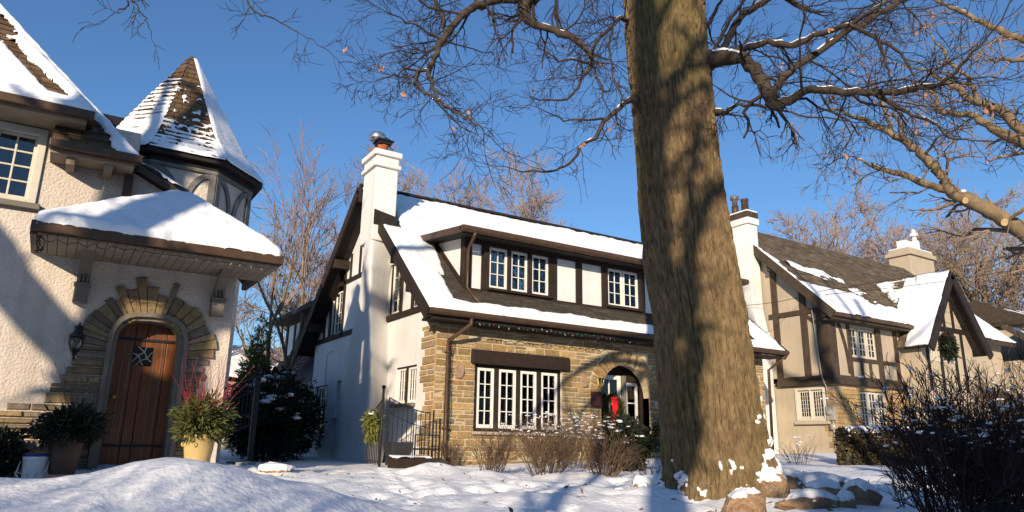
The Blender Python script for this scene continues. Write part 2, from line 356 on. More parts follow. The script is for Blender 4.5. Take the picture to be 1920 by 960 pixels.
def shingles(mb, BL, BR, TR, TL, course, width, pal, lip=.022, kjit=.2):
    BL, BR, TR, TL = map(Vector, (BL, BR, TR, TL)); nrm = (BR-BL).cross((TL+TR)/2-(BL+BR)/2).normalized()
    if nrm.z < 0: nrm = -nrm
    H = ((TL+TR)/2-(BL+BR)/2).length; n = max(1, int(H/course))
    for i in range(n):
        f0, f1 = i/n, min(1, (i+1.15)/n)
        a, b = BL.lerp(TL, f0), BR.lerp(TR, f0); c, d = BL.lerp(TL, f1), BR.lerp(TR, f1); L = (b-a).length
        if L < .01: continue
        x = 0.0; first = rng.uniform(.3, 1)*width
        while x < 1 - 1e-6:
            w = min(1-x, (first if x == 0 else rng.uniform(.7, 1.3)*width)/L); e = x+w
            if 1-e < .3*width/L: e = 1.0
            g = min(.004/L, (e-x)*.1); lp = lip*rng.uniform(.7, 1.2); dz = rng.uniform(-.008, .008)*(b-a).normalized().cross(nrm) if i else Vector((0,0,0))
            p = [a.lerp(b, x+g), a.lerp(b, e-g), c.lerp(d, e-g), c.lerp(d, x+g)]
            p2 = [p[0]+nrm*lp+dz, p[1]+nrm*lp+dz, p[2]+nrm*.004, p[3]+nrm*.004]; k = rng.uniform(1-kjit, 1+kjit); col = tuple(q*k for q in rng.choice(pal))
            mb.add([p[0]+dz, p[1]+dz]+p2, [(2,3,4,5),(0,1,3,2),(0,2,5),(1,4,3)], col); x = e
PAL_SH_BROWN = [(.115,.070,.036),(.10,.060,.030),(.13,.082,.045),(.085,.054,.032),(.12,.078,.045)]
PAL_SH_GREY = [(.115,.088,.058),(.10,.078,.052),(.135,.105,.070),(.09,.07,.05),(.125,.094,.058)]
PAL_SH_DARK = [(.055,.045,.034),(.065,.052,.04),(.05,.042,.034)]
def snow_sheet(name, o, u, v, U, V, mask, parent, T=.08, step=.05, edge=.07, seed=0, lump=.3, V0=0.0, U0=0.0, wobble=.035):
    o, u, v = Vector(o), Vector(u).normalized(), Vector(v).normalized(); n = u.cross(v); n = n if n.z > 0 else -n
    nu, nv = max(2, int((U-U0)/step)+1), max(2, int((V-V0)/step)+1)
    A, B = np.meshgrid(np.linspace(U0, U, nu), np.linspace(V0, V, nv), indexing='ij')
    m = np.minimum.reduce([A-U0, U-A, B-V0, V-B]) + .0*A
    if mask is not None: m = np.minimum(m, mask(A, B))
    wob = wobble*fbm(A*4, B*4, 0, seed+3, 3); m = m + np.where(m < .3, wob, 0)*(m > -.3)
    t = T*np.sqrt(np.clip(m/edge, 0, 1))*(1+lump*fbm(A*1.3, B*1.3, 0, seed, 3)+.12*fbm(A*7, B*7, 0, seed+9, 2)); t = np.where(m <= 0, -.003, t)
    du, dv = (U-U0)/(nu-1), (V-V0)/(nv-1); gA, gB = np.gradient(m, du, dv); g2 = gA**2+gB**2+1e-4; sh_ = np.where((m < 0) & (m > -3*step), -m/g2, 0)
    A = A+np.clip(sh_*gA, -1.3*du, 1.3*du); B = B+np.clip(sh_*gB, -1.3*dv, 1.3*dv)
    P = np.array(o)[None, None] + A[..., None]*np.array(u) + B[..., None]*np.array(v) + (t+.006)[..., None]*np.array(n)
    Fq = gridfaces(nu, nv); ok = (m.ravel()[Fq] > -.002).any(1) & (m.ravel()[Fq] > -.06).all(1); Fq = Fq[ok]
    used, inv = np.unique(Fq, return_inverse=True)
    return npmesh(name, P.reshape(-1, 3)[used], inv.reshape(-1, 4), 'snow', parent, True)
def tri_mask(p0, p1, p2):
    def f(A, B):
        out = None; P = [p0, p1, p2]; cx = sum(p[0] for p in P)/3; cy = sum(p[1] for p in P)/3
        for i in range(3):
            (x0, y0), (x1, y1) = P[i], P[(i+1) % 3]; L = math.hypot(x1-x0, y1-y0); d = ((A-x0)*(y1-y0)-(B-y0)*(x1-x0))/L
            sgn = ((cx-x0)*(y1-y0)-(cy-y0)*(x1-x0)); d = d if sgn > 0 else -d; out = d if out is None else np.minimum(out, d)
        return out
    return f
def casement(parent, o, u, n, w, h, cols, rows, frame='white_paint', fr=.055, mun=.022, th=.05, pane='glass', name='window', curt=None):
    """one window sash: frame and glazing bars, with its glass (and curtain) as children; o is its lower corner on the wall plane"""
    o, u, n = Vector(o), Vector(u), Vector(n); mb = MB()
    mb.obox(o, u*fr, zz*h, -n*th); mb.obox(o+u*(w-fr), u*fr, zz*h, -n*th)
    mb.obox(o+u*fr, u*(w-2*fr), zz*(fr*1.25), -n*th); mb.obox(o+u*fr+zz*(h-fr), u*(w-2*fr), zz*fr, -n*th)
    iw, ih = w-2*fr, h-fr*2.25
    for i in range(1, cols): mb.obox(o+u*(fr+iw*i/cols-mun/2)+zz*fr*1.25-n*.008, u*mun, zz*ih, -n*(th-.02))
    for i in range(1, rows): mb.obox(o+u*fr+zz*(fr*1.25+ih*i/rows-mun/2)-n*.011, u*iw, zz*mun, -n*(th-.026))
    f = mb.build(name, frame, parent, bevel=.004)
    MB().obox(o+u*fr*.8+zz*fr-n*(th*.6), u*(w-fr*1.6), zz*(h-fr*1.9), -n*.006).build('pane', pane, f)
    if curt:
        for (a, b) in curt[1:]:
            pts = [o+u*(fr+iw*(a+(b-a)*i/16)) - n*(th+.05+.02*math.sin(i*2.3)) for i in range(17)]
            V = [p+zz*.02 for p in pts]+[p+zz*(h-.02) for p in pts]
            MB().add(V, [(i, i+1, 18+i, 17+i) for i in range(16)]).build('curtain', curt[0], f, True)
    return f
def arc_strip(mb, pts, w, n, dep, plane_n):
    """curved brace: ribbon along pts, width w, raised dep from the wall"""
    pts = [Vector(p) for p in pts]; n = Vector(n); V = []; k = len(pts)
    for i, p in enumerate(pts):
        d = (pts[min(i+1, k-1)]-pts[max(i-1, 0)]).normalized(); s_ = d.cross(n).normalized()
        V += [p+s_*w/2, p-s_*w/2, p-s_*w/2+n*dep, p+s_*w/2+n*dep]
    Fc = []
    for i in range(k-1):
        for a, b in ((0,1),(1,2),(2,3),(3,0)): Fc.append((i*4+a, i*4+b, i*4+4+b, i*4+4+a))
    Fc += [(0,1,2,3), ((k-1)*4+3, (k-1)*4+2, (k-1)*4+1, (k-1)*4)]
    mb.add(V, Fc)
UX, UY = Vector((1,0,0)), Vector((0,1,0)); NF, NS = Vector((0,-1,0)), Vector((-1,0,0))
# ------------------------------------------------------------------ middle house: stone front, white stucco side, long dormer
H1 = thing('half_timbered_house', 'white stucco house with golden stone front, long dormer and tall white side chimney', 'house', (6.65, 13.45, 0))
rz1 = lambda y: 3.10 + .875*(y-12.95) if y < 17.5 else 7.08 - .875*(y-17.5)
fy = 13.45
w = MB()
wall_holes(w, (0, fy, 0), UX, NF, 6.65, 17.0, -.2, 3.25, [(7.60, 9.90, .72, 2.16), (11.06, 12.60, .05, 2.40)], .22)
gable_holes = [(13.72+.6, 15.42, 1.30, 2.12), (15.38, 16.14, 3.42, 4.70), (19.42, 20.34, 3.40, 4.70), (20.2, 21.35, .70, 2.02), (19.12, 19.46, 1.15, 2.08)]
wall_holes(w, (6.65, 0, 0), UY, NS, fy+.22, 21.7, -.2, 3.28, [h for h in gable_holes if h[2] < 3], .2)
# upper gable in vertical strips that follow the roof
ys = sorted({13.67, 14.4, 17.5, 21.6, *[h[0] for h in gable_holes[1:3]], *[h[1] for h in gable_holes[1:3]]})
for a, b in zip(ys[:-1], ys[1:]):
    hit = [h for h in gable_holes[1:3] if h[0] <= a and h[1] >= b]
    ta, tb = rz1(a)-.10, rz1(b)-.10
    if hit:
        h = hit[0]; w.box(6.65, 6.85, a, b, 3.28, h[2])
        if min(ta, tb) > h[3]: w.prism([(6.65, a, h[3]), (6.65, b, h[3]), (6.65, b, tb), (6.65, a, ta)], (.2, 0, 0))
    else: w.prism([(6.65, a, 3.28), (6.65, b, 3.28), (6.65, b, max(tb, 3.3)), (6.65, a, max(ta, 3.3))], (.2, 0, 0))
w.box(16.8, 17.0, fy+.22, 21.7, -.2, 3.28); w.prism([(16.8, 13.67, 3.28), (16.8, 21.5, 3.28), (16.8, 17.5, 6.95)], (.2, 0, 0))
w.box(6.85, 16.8, 21.5, 21.7, -.2, 3.3); w.box(6.9, 16.75, 13.75, 21.4, -.3, .30)
w.build('wall', 'stucco_white', H1)
# stone facing of the front with window and arched door left free, wrapping round the corner as quoins
sm = MB()
def spans_front(z):
    S = [(6.65, 7.60), (9.90, 11.06), (12.60, 17.0)] if .72 < z < 2.44 else [(6.65, 11.06), (12.60, 17.0)]
    if 2.10 < z < 2.44: S = [(6.65, 7.48), (10.07, 11.06), (12.60, 17.0)]
    if .05 < z < 1.6: return S
    if z >= 1.6:
        r = 1.14; d = z-1.62
        if d < r:
            hw = math.sqrt(max(0, r*r-d*d)); out = []
            for a, b in S:
                for c, e in ((a, min(b, 11.83-hw)), (max(a, 11.83+hw), b)):
                    if e-c > .05: out.append((c, e))
            return [(a, min(b, 11.83-hw)) if a < 11.83 < b else (a, b) for a, b in out] if not any(a < 11.83 < b for a, b in out) else out
        return [(6.65, 17.0)]
    return [(6.65, 17.0)]
stone_wall(sm, (0, fy, 0), UX, NF, -.1, 2.98, spans_front, PAL_GOLD)
voussoirs(sm, (0, fy, 0), UX, NF, 11.83, 1.62, .775, 1.12, .0, math.pi, 27, PAL_GOLD, .03, (.03, .05))
z = -.1
while z < 3.2:      # quoins on the side wall with a ragged edge
    h = rng.uniform(.09, .19); W_ = rng.choice([.40, .52, .60, .70]); cut_ = rng.choice([0, 0, .5, .35]); o_ = Vector((6.65, 0, 0))
    for a_, b_ in (((0, W_),) if not cut_ else ((0, W_*cut_), (W_*cut_, W_))): stone(sm, o_, UY, NS, fy-.02+a_+.005*(a_ > 0), fy-.02+b_-.004, z+.006, z+h-.006, rng.uniform(.008, .03), rng.choice(PAL_QUOIN+PAL_GOLD[:3]))
    z += h
for cx, cz, r in ((7.22, 1.95, .15), (10.55, 1.93, .14)):    # round field stones let into the front
    o = len(sm.v); V = [Vector((cx+r*math.cos(t)*.85, fy-.012, cz+r*1.25*math.sin(t))) for t in [2*math.pi*i/12 for i in range(12)]]
    V2 = [Vector((v.x*.8+cx*.2, fy-.062, v.z*.8+cz*.2)) for v in V]
    sm.add(V+V2, [tuple(range(12, 24))]+[(i, (i+1) % 12, 12+(i+1) % 12, 12+i) for i in range(12)], (.33, .215, .145))
sm.build('stone_facing', 'stone', H1)
mo = MB(); wall_holes(mo, (0, fy-.012, 0), UX, NF, 6.638, 17.0, -.2, 2.98, [(7.60, 9.90, .72, 2.16), (11.06, 12.60, .05, 2.40)], .010)
for s_ in (-1, 1):      # spandrels that round the door opening
    for i in range(8):
        t0, t1 = math.pi/2*i/8, math.pi/2*(i+1)/8
        xa, xb = 11.83+s_*.77*math.cos(t0), 11.83+s_*.77*math.cos(t1); za, zb = 1.62+.77*math.sin(t0), 1.62+.77*math.sin(t1)
        mo.prism([(xa, fy-.012, za), (xb, fy-.012, zb), (xb, fy-.012, 2.405), (xa, fy-.012, 2.405)] if i < 7 else [(xa, fy-.012, za), (xb, fy-.012, zb), (xa, fy-.012, 2.405)], (0, .2, 0))
mo.build('mortar_bed', 'mortar', H1)
MB().box(7.48, 10.07, fy-.12, fy-.02, 2.125, 2.43).build('lintel', 'timber_dark', H1, bevel=.02)
# front window: dark frame, four sashes
fb = MB(); X0, X1 = 7.60, 9.90
for a, b in ((X0, 7.69), (8.12, 8.235), (8.69, 8.795), (9.24, 9.36), (9.82, X1)): fb.box(a, b, fy+.03, fy+.14, .72, 2.12)
fb.box(X0, X1, fy-.03, fy+.14, .72, .79); fb.box(X0, X1, fy+.031, fy+.139, 2.06, 2.12)
fb.build('window_frame', 'timber_dark', H1, bevel=.006)
for i, (a, b) in enumerate(((7.695, 8.118), (8.237, 8.688), (8.797, 9.238), (9.362, 9.818))):
    casement(H1, (a, fy+.045, .79), UX, NF, b-a, 1.27, 2, 4, fr=.062, mun=.020, curt=(('drape_grey', (0, .98)) if i == 0 else ('drape_grey', (.0, .2)) if i == 1 else ('drape_grey', (.8, 1)) if i == 2 else ('drape_grey', (.0, .45))))
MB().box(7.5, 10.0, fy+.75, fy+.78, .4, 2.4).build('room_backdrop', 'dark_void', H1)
MB().box(X0-.05, X1+.05, fy-.09, fy-.032, .655, .718).build('window_sill', 'stucco_tan', H1, bevel=.01)
# arched entrance
dr = MB(); dy = fy+.36
dr.box(10.95, 11.06, fy+.0, dy, .05, 2.5); dr.box(12.60, 12.71, fy+.0, dy, .05, 2.5); dr.box(11.06, 12.60, dy+.06, dy+.12, 2.18, 2.55)
dr.box(10.98, 12.66, dy+.05, dy+.10, 1.95, 2.2)
dr.build('door_reveal', 'timber_dark', H1)
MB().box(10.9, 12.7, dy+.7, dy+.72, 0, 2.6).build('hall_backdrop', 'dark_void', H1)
MB().box(10.95, 12.75, fy-.5, dy+.2, -.1, .16).build('door_step', 'concrete', H1, bevel=.01)
cp = MB(); cp.box(12.02, 12.10, dy-.10, dy+.06, .1, 2.16); cp.box(11.20, 11.26, dy-.02, dy+.06, .1, 2.16); cp.build('door_post', 'taupe_paint', H1, bevel=.004)
dl = casement(H1, (11.27, dy, .14), UX, NF, .74, 2.02, 2, 3, fr=.10, mun=.028, name='door', curt=('curtain', (.1, .92)))
dl['label'] = 'white glazed front door with gathered curtain'
MB().obox((11.375, dy-.012, .2), (.53, 0, 0), (0, -.008, 0), (0, 0, .52)).build('kick_panel', 'white_paint', dl)
MB().ball((11.95, dy-.05, 1.0), .032).build('door_knob', 'brass', dl, True)
casement(H1, (12.12, dy-.02, .14), UX, NF, .42, 1.86, 1, 4, fr=.075, mun=.026, name='side_light', curt=('curtain', (0, 1)))
casement(H1, (11.06, dy, .14), UX, NF, .15, 1.86, 1, 4, fr=.03, mun=.02, name='side_light')
MB().box(10.72, 11.06, fy-.065, fy-.045, 1.33, 1.70).build('wall_plaque', 'plaque', H1, bevel=.004)
# side wall timbers, windows
tb = MB(); x0 = 6.612
for a, b, z0_, z1_ in ((14.25, 21.75, 3.27, 3.41),): tb.box(x0, 6.655, a, b, z0_, z1_)
for a, b, top in ((14.62, 14.74, 4.35), (15.26, 15.38, 4.9), (16.14, 16.26, 5.5), (19.28, 19.42, 5.1), (20.34, 20.50, 4.6), (20.85, 20.95, 3.95), (18.2, 18.3, 6.2), (18.9, 19.0, 5.6)): tb.box(x0, 6.655, a, b, 3.412 if top < 5.15 else 4.90, top)
tb.box(x0, 6.655, 17.6, 20.1, 4.78, 4.90); tb.box(x0-.03, 6.65, 15.3, 16.2, 3.28, 3.41); tb.box(x0-.03, 6.65, 19.3, 20.5, 3.28, 3.41)
tb.build('timber_frame', 'timber_dark', H1, bevel=.006)
for (y0, y1, z0_, z1_, c, r_) in ((15.40, 16.12, 3.44, 4.68, 2, 4), (19.44, 20.32, 3.42, 4.68, 3, 4), (20.22, 21.33, .72, 2.0, 4, 4)):
    each(MB().box(6.70, 6.80, y0-.02, y0+.05, z0_-.02, z1_+.02).box(6.70, 6.80, y1-.05, y1+.02, z0_-.02, z1_+.02), 'window_frame', 'timber_dark', H1)
    casement(H1, (6.72, y1-.05, z0_), -UY, NS, y1-y0-.1, z1_-z0_, c, r_, fr=.05, mun=.022, pane='glass_dark')
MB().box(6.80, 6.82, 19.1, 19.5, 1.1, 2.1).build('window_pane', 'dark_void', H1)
each(MB().box(6.55, 6.66, 19.02, 19.55, 1.06, 1.15).box(6.55, 6.66, 20.1, 21.45, .60, .70), 'window_sill', 'stucco_white', H1, bevel=.01)
MB().box(6.665, 6.76, 14.30, 15.44, 2.10, 2.16).box(6.665, 6.76, 14.84, 14.90, 1.3, 2.1).build('window_frame', 'timber_dark', H1)
for y0 in (14.92, 14.36): casement(H1, (6.70, y0+.48, 1.30), -UY, NS, .48, .80, 3, 3, fr=.06, mun=.014, pane='glass', curt=('drape_grey', (0, 1)))
MB().box(6.55, 6.66, 14.3, 15.5, 1.22, 1.298).build('window_sill', 'taupe_paint', H1, bevel=.01)
MB().box(6.60, 6.649, 20.55, 20.75, .25, .62).tube([(6.62, 20.65, .62), (6.62, 20.65, 1.2)], .015).box(6.58, 6.649, 19.0, 19.3, .05, .28).tube([(6.63, 20.45, .1), (6.63, 20.45, 2.9), (6.63, 19.9, 2.95)], .008).build('utility_box', 'label_grey', H1)
# roof
rf = MB(); th = .13
for (a, b) in (((12.95, 3.10), (17.5, 7.08)), ((17.5, 7.08), (22.05, 3.10))):
    rf.prism([(6.2, a[0], a[1]), (6.2, b[0], b[1]), (6.2, b[0], b[1]-th), (6.2, a[0], a[1]-th)], (11.2, 0, 0))
roof1 = rf.build('roof', 'timber_black', H1)
sh = MB(); nrm = Vector((0, -.6587, .7525)).normalized(); q = nrm*.004
shingles(sh, Vector((6.2, 12.95, 3.10))+q, Vector((17.4, 12.95, 3.10))+q, Vector((17.4, 17.5, 7.08))+q, Vector((6.2, 17.5, 7.08))+q, .16, .30, PAL_SH_DARK, .012)
sh.build('shingles', 'shingle', roof1)
vl = 6.044; sv = Vector((0, 4.55, 3.98)).normalized()
def m_h1(A, B):
    X = 6.2+A; m = np.minimum(A*0+9, A+.02)
    cut_strip = np.minimum(np.minimum(B-.44, 1.6-B), np.minimum(X-7.0, 16.6-X))          # bare band under the dormer
    cut_val = np.minimum(np.minimum(X-(6.92+.16*(B-.3)), 8.2-X), np.minimum(B-.44, 3.05-B))
    cut_dorm = np.minimum(np.minimum(X-7.4, 16.0-X), np.minimum(B-.9, 3.35-B))
    cut_chim = np.minimum(np.minimum(6.75-X, X-5.5), np.minimum(B-3.75, 4.9-B))
    return np.minimum.reduce([m, -cut_strip, -cut_val, -cut_dorm, -cut_chim])
snow_sheet('roof_snow', (6.2, 12.93, 3.09), UX, sv, 11.2, vl-.12, m_h1, roof1, .08, .045, .06, 4, .35, wobble=.03)
MB().box(6.2, 17.4, 17.42, 17.58, 7.09, 7.17).build('ridge_cap', 'timber_black', roof1, bevel=.02)
bb = MB()
for xx in (6.15, 17.40):
    for a, b in (((12.92, 3.05), (17.5, 7.06)), ((22.08, 3.05), (17.5, 7.06))): bb.bar((xx+.025, a[0], a[1]-.06), (xx+.025, b[0], b[1]-.06), .05, .26, (0, 0, 1))
each(bb, 'bargeboard', 'timber_dark', H1, bevel=.006)
pb = MB()
for y in (14.05, 15.0, 16.0, 17.5, 19.2, 21.0): pb.box(6.2, 6.66, y-.09, y+.09, rz1(y)-.42, rz1(y)-.17)
each(pb, 'purlin_end', 'timber_dark', H1, bevel=.01)
g = MB(); g.prism([(6.2, 12.83, 3.12), (6.2, 12.83, 3.05), (6.2, 12.87, 3.0), (6.2, 12.95, 3.0), (6.2, 12.95, 3.12)], (11.22, 0, 0)); gt = g.build('gutter', 'gutter_brown', H1, bevel=.008)
MB().box(6.3, 17.3, 12.97, 13.44, 2.92, 2.97).build('soffit', 'timber_black', H1)
dp = MB(); dp.tube([(7.20, 12.90, 3.0), (7.19, 12.92, 2.88), (7.0, 13.2, 2.66), (6.90, 13.34, 2.56), (6.90, 13.36, 2.45), (6.90, 13.36, .25), (6.93, 13.22, .12)], .042, 10)
for zc in (2.3, .75): dp.box(6.845, 6.955, 13.30, 13.41, zc, zc+.03)
dp.build('downspout', 'gutter_brown', H1, True)
# dormer
DY = 13.75; zt, zb_ = 5.0, 3.74
dm = MB(); wall_holes(dm, (0, DY, 0), UX, NF, 7.44, 15.9, zb_-.1, zt, [(8.06, 9.74, 3.86, 4.88), (11.58, 12.62, 3.90, 4.88), (13.6, 14.6, 3.90, 4.88)], .12)
dm.prism([(7.44, DY+.12, 3.7), (7.44, 15.5, 5.3), (7.44, 15.2, 5.25), (7.44, DY+.12, 5.02)], (.12, 0, 0)); dm.prism([(15.78, DY+.12, 3.7), (15.78, 15.5, 5.3), (15.78, DY+.12, 5.02)], (.12, 0, 0))
dorm = dm.build('dormer', 'stucco_white', H1)
td = MB(); yf = DY-.035
for a, b in ((7.40, 7.60), (7.86, 8.06), (9.74, 9.98), (10.56, 10.75), (11.38, 11.58), (12.62, 12.84), (13.38, 13.6), (14.6, 14.8), (15.7, 15.93)): td.box(a, b, yf, DY+.01, 3.84, 4.88)
td.box(7.40, 15.93, yf-.004, DY+.01, 4.88, 5.01); td.box(7.40, 15.93, yf-.004, DY+.01, 3.70, 3.84)
td.box(8.0, 9.80, yf-.07, DY+.01, 3.842, 3.90); td.box(11.5, 12.7, yf-.07, DY+.01, 3.842, 3.91)
td.box(8.57, 8.655, yf+.002, DY+.1, 3.9, 4.88); td.box(9.135, 9.245, yf+.002, DY+.1, 3.9, 4.88)
td.box(7.405, 7.45, DY+.012, DY+.16, 3.72, 5.0); td.bar((7.42, DY+.02, 3.86), (7.42, 15.3, 5.19), .04, .16)
td.build('timber_frame', 'timber_dark', dorm, bevel=.005)
for i, (a, b) in enumerate(((8.07, 8.565), (8.66, 9.13), (9.25, 9.735), (11.59, 12.09), (12.11, 12.61), (13.62, 14.08), (14.12, 14.58))):
    casement(H1, (a, DY+.005, 3.90), UX, NF, b-a, .97, 2, 3, fr=.055, mun=.02, pane='glass', curt=(('curtain', (.02, .5)), ('drape_grey', (.0, .3)), ('curtain', (.45, 1)), ('drape_grey', (0, .4)), ('drape_grey', (.5, 1)), None, None)[i])
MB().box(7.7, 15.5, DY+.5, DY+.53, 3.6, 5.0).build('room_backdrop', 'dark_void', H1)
dr_ = MB(); dr_.prism([(7.06, 13.25, 5.05), (7.06, 15.49, 5.32), (7.06, 15.49, 5.20), (7.06, 13.25, 4.93)], (9.2, 0, 0)); droof = dr_.build('dormer_roof', 'timber_black', H1)
snow_sheet('roof_snow', (7.08, 13.30, 5.06), UX, (0, 2.24, .27), 9.15, 2.2, None, droof, .07, .05, .06, 9, .25)
MB().prism([(7.02, 13.14, 5.08), (7.02, 13.14, 5.0), (7.02, 13.18, 4.95), (7.02, 13.25, 4.95), (7.02, 13.25, 5.08)], (9.28, 0, 0)).bar((7.04, 13.2, 5.0), (7.04, 15.4, 5.27), .04, .15).build('dormer_gutter', 'gutter_brown', H1, bevel=.006)
MB().box(7.05, 16.25, 13.14, 13.30, 5.082, 5.09).build('drip_edge', 'label_grey', H1)
MB().tube([(7.38, 13.19, 4.96), (7.38, 13.24, 4.88), (7.46, 13.60, 4.72), (7.47, 13.66, 4.62), (7.47, 13.66, 3.82), (7.50, 13.5, 3.66), (7.55, 13.2, 3.40)], .038, 10).build('downspout', 'gutter_brown', H1, True)
each(MB().tube([(16.1, 13.19, 4.96), (16.05, 13.3, 4.85), (15.95, 13.62, 4.7)], .038, 8).tube([(17.35, 12.9, 3.0), (17.3, 13.1, 2.85), (17.06, 13.3, 2.6), (17.06, 13.36, .3)], .04, 8), 'downspout', 'gutter_brown', H1, True)
# chimney
ch = MB(); rings = [(-.2, 15.18, 15.75, 18.3, 6.0), (1.4, 15.26, 15.85, 18.05, 6.0), (2.4, 15.38, 15.98, 17.75, 6.0), (3.3, 15.62, 16.12, 17.12, 6.0), (4.0, 15.72, 16.18, 16.80, 6.0), (4.8, 15.82, 16.12, 16.68, 6.0), (5.5, 15.86, 15.92, 16.66, 6.0)]
V = []
for z, yf_, yi, yb, x in rings: V += [(6.66, yi, z), (x+.0, yf_+.03, z), (x, yf_+.06, z), (x, yb, z), (6.66, yb+.3, z)]
n = len(rings); Fc = []
for i in range(n-1):
    for j in range(4): Fc.append((i*5+j, i*5+j+1, i*5+6+j, i*5+5+j))
ch.add(V, Fc)
cst = ch.build('chimney', 'stucco_white', H1, True); ss = cst.modifiers.new('soft', 'SUBSURF'); ss.levels = ss.render_levels = 2
cs = MB(); cs.box(6.0, 6.60, 15.86, 16.70, 5.2, 7.10); cs.prism([(6.0-.06, 15.80, 7.1), (6.66, 15.80, 7.1), (6.66, 16.76, 7.1), (6.0-.06, 16.76, 7.1)], (0, 0, .12))
cs.box(5.99, 6.61, 15.85, 16.71, 7.221, 7.40); cs.box(5.93, 6.67, 15.79, 16.77, 7.401, 7.56); stk = cs.build('chimney_stack', 'stucco_white', H1, bevel=.035)
MB().prism([(6.02, 15.835, 5.60), (6.63, 15.835, 5.60), (6.63, 15.835, 5.86), (6.02, 15.835, 5.98)], (0, .02, 0)).prism([(6.625, 15.84, 5.6), (6.625, 16.72, 6.35), (6.625, 16.72, 6.6), (6.625, 15.84, 5.86)], (.02, 0, 0)).build('flashing', 'timber_black', stk)
each(MB().lathe([(.15, 0), (.14, .30), (.155, .32), (.155, .36)], (6.30, 16.28, 7.555), 16).lathe([(.12, 0), (.115, .16)], (6.12, 16.28, 7.555), 14), 'flue_pot', 'clay_flue', stk, True)
cpv = MB(); cpv.prism([(6.10, 16.06, 7.93), (6.52, 16.06, 7.93), (6.58, 16.28, 8.02), (6.52, 16.50, 7.93), (6.10, 16.50, 7.93)], (0, 0, .03)); cpv.prism([(6.10, 16.06, 7.95), (6.52, 16.06, 7.95), (6.31, 16.28, 8.12)], (0, .02, 0)); cpv.box(6.14, 6.48, 16.1, 16.46, 7.86, 7.95); cpv.build('rain_cap', 'iron', stk)
MB().lathe([(.20, 0), (.21, .03), (.21, .12), (.17, .17), (.02, .19)], (6.14, 16.30, 7.98), 20).build('vent_cowl', 'steel', stk, True)
# rear wing
rw = MB(); rw.box(6.9, 14, 21.72, 26.2, -.2, 2.3); rw.box(6.95, 14, 21.73, 26.15, 2.3, 4.55); rw.build('rear_wing', 'stucco_white', H1)
t2 = MB()
for a, b in ((21.8, 22.0), (22.9, 23.1), (23.9, 24.15), (25.0, 25.2), (25.95, 26.17)): t2.box(6.91, 6.96, a, b, 3.35, 4.55)
t2.box(6.905, 6.96, 21.8, 26.17, 3.2, 3.36); t2.box(6.9, 6.96, 21.8, 26.17, 4.42, 4.56); t2.build('timber_frame', 'timber_dark', H1)
casement(H1, (6.93, 24.95, 3.4), -UY, NS, .75, .98, 2, 3, pane='glass_dark')
MB().prism([(6.45, 21.6, 4.52), (14.4, 21.6, 4.52), (14.4, 26.7, 4.52), (6.45, 26.7, 4.52)], (0, 0, .16)).build('rear_roof', 'timber_black', H1)
sk = MB(); shingles(sk, (6.15, 26.2, 2.25), (6.15, 22.1, 2.25), (6.88, 22.1, 3.22), (6.88, 26.2, 3.22), .16, .25, [(.16, .10, .075), (.14, .09, .07), (.18, .115, .085)], .03); sk.build('skirt_roof', 'shingle', H1)

# string of lights along the gutter, wreath, lantern
SL = thing('string_lights', 'string of coloured christmas bulbs hanging under the stone-front house gutter', 'lights', (7.2, 12.9, 2.95))
pts = []; r2 = random.Random(3)
nb = 46
for i in range(nb+1):
    x = 7.25 + i*(12.9-7.25)/nb; pts.append((x, 12.90+r2.uniform(-.01, .01), 2.93-.035*(i % 2)+r2.uniform(-.02, .02)))
MB().tube(pts, .008, 4).tube([(7.22, 12.92, 2.93), (7.0, 13.3, 2.6), (6.98, 13.37, 2.2), (7.0, 13.36, 1.2), (6.97, 13.37, .5)], .008, 4).build('cable', 'cable_black', SL)
bm_ = MB().lathe([(.003, -.042), (.011, -.03), (.012, -.015), (.007, 0), (.007, .015)], (0, 0, 0), 8)
protos = {}
for i in range(1, nb):
    c = ('bulb_red', 'bulb_green', 'bulb_clear', 'bulb_green')[r2.randrange(4)]
    if c not in protos: protos[c] = bm_.build('bulb', c, SL, True); b = protos[c]
    else: b = protos[c].copy(); COL.objects.link(b)
    b.location = pts[i]; b.rotation_euler = (r2.uniform(-.9, .9), r2.uniform(-.9, .9), 0); b.matrix_parent_inverse = Matrix.Translation(-Vector((7.2, 12.9, 2.95)))
for i, z in enumerate(np.arange(.5, 2.2, .14)):
    b = protos[list(protos)[i % len(protos)]].copy(); COL.objects.link(b); b.location = (6.99, 13.33, float(z)); b.rotation_euler = (1.2, r2.uniform(-1, 1), 0)
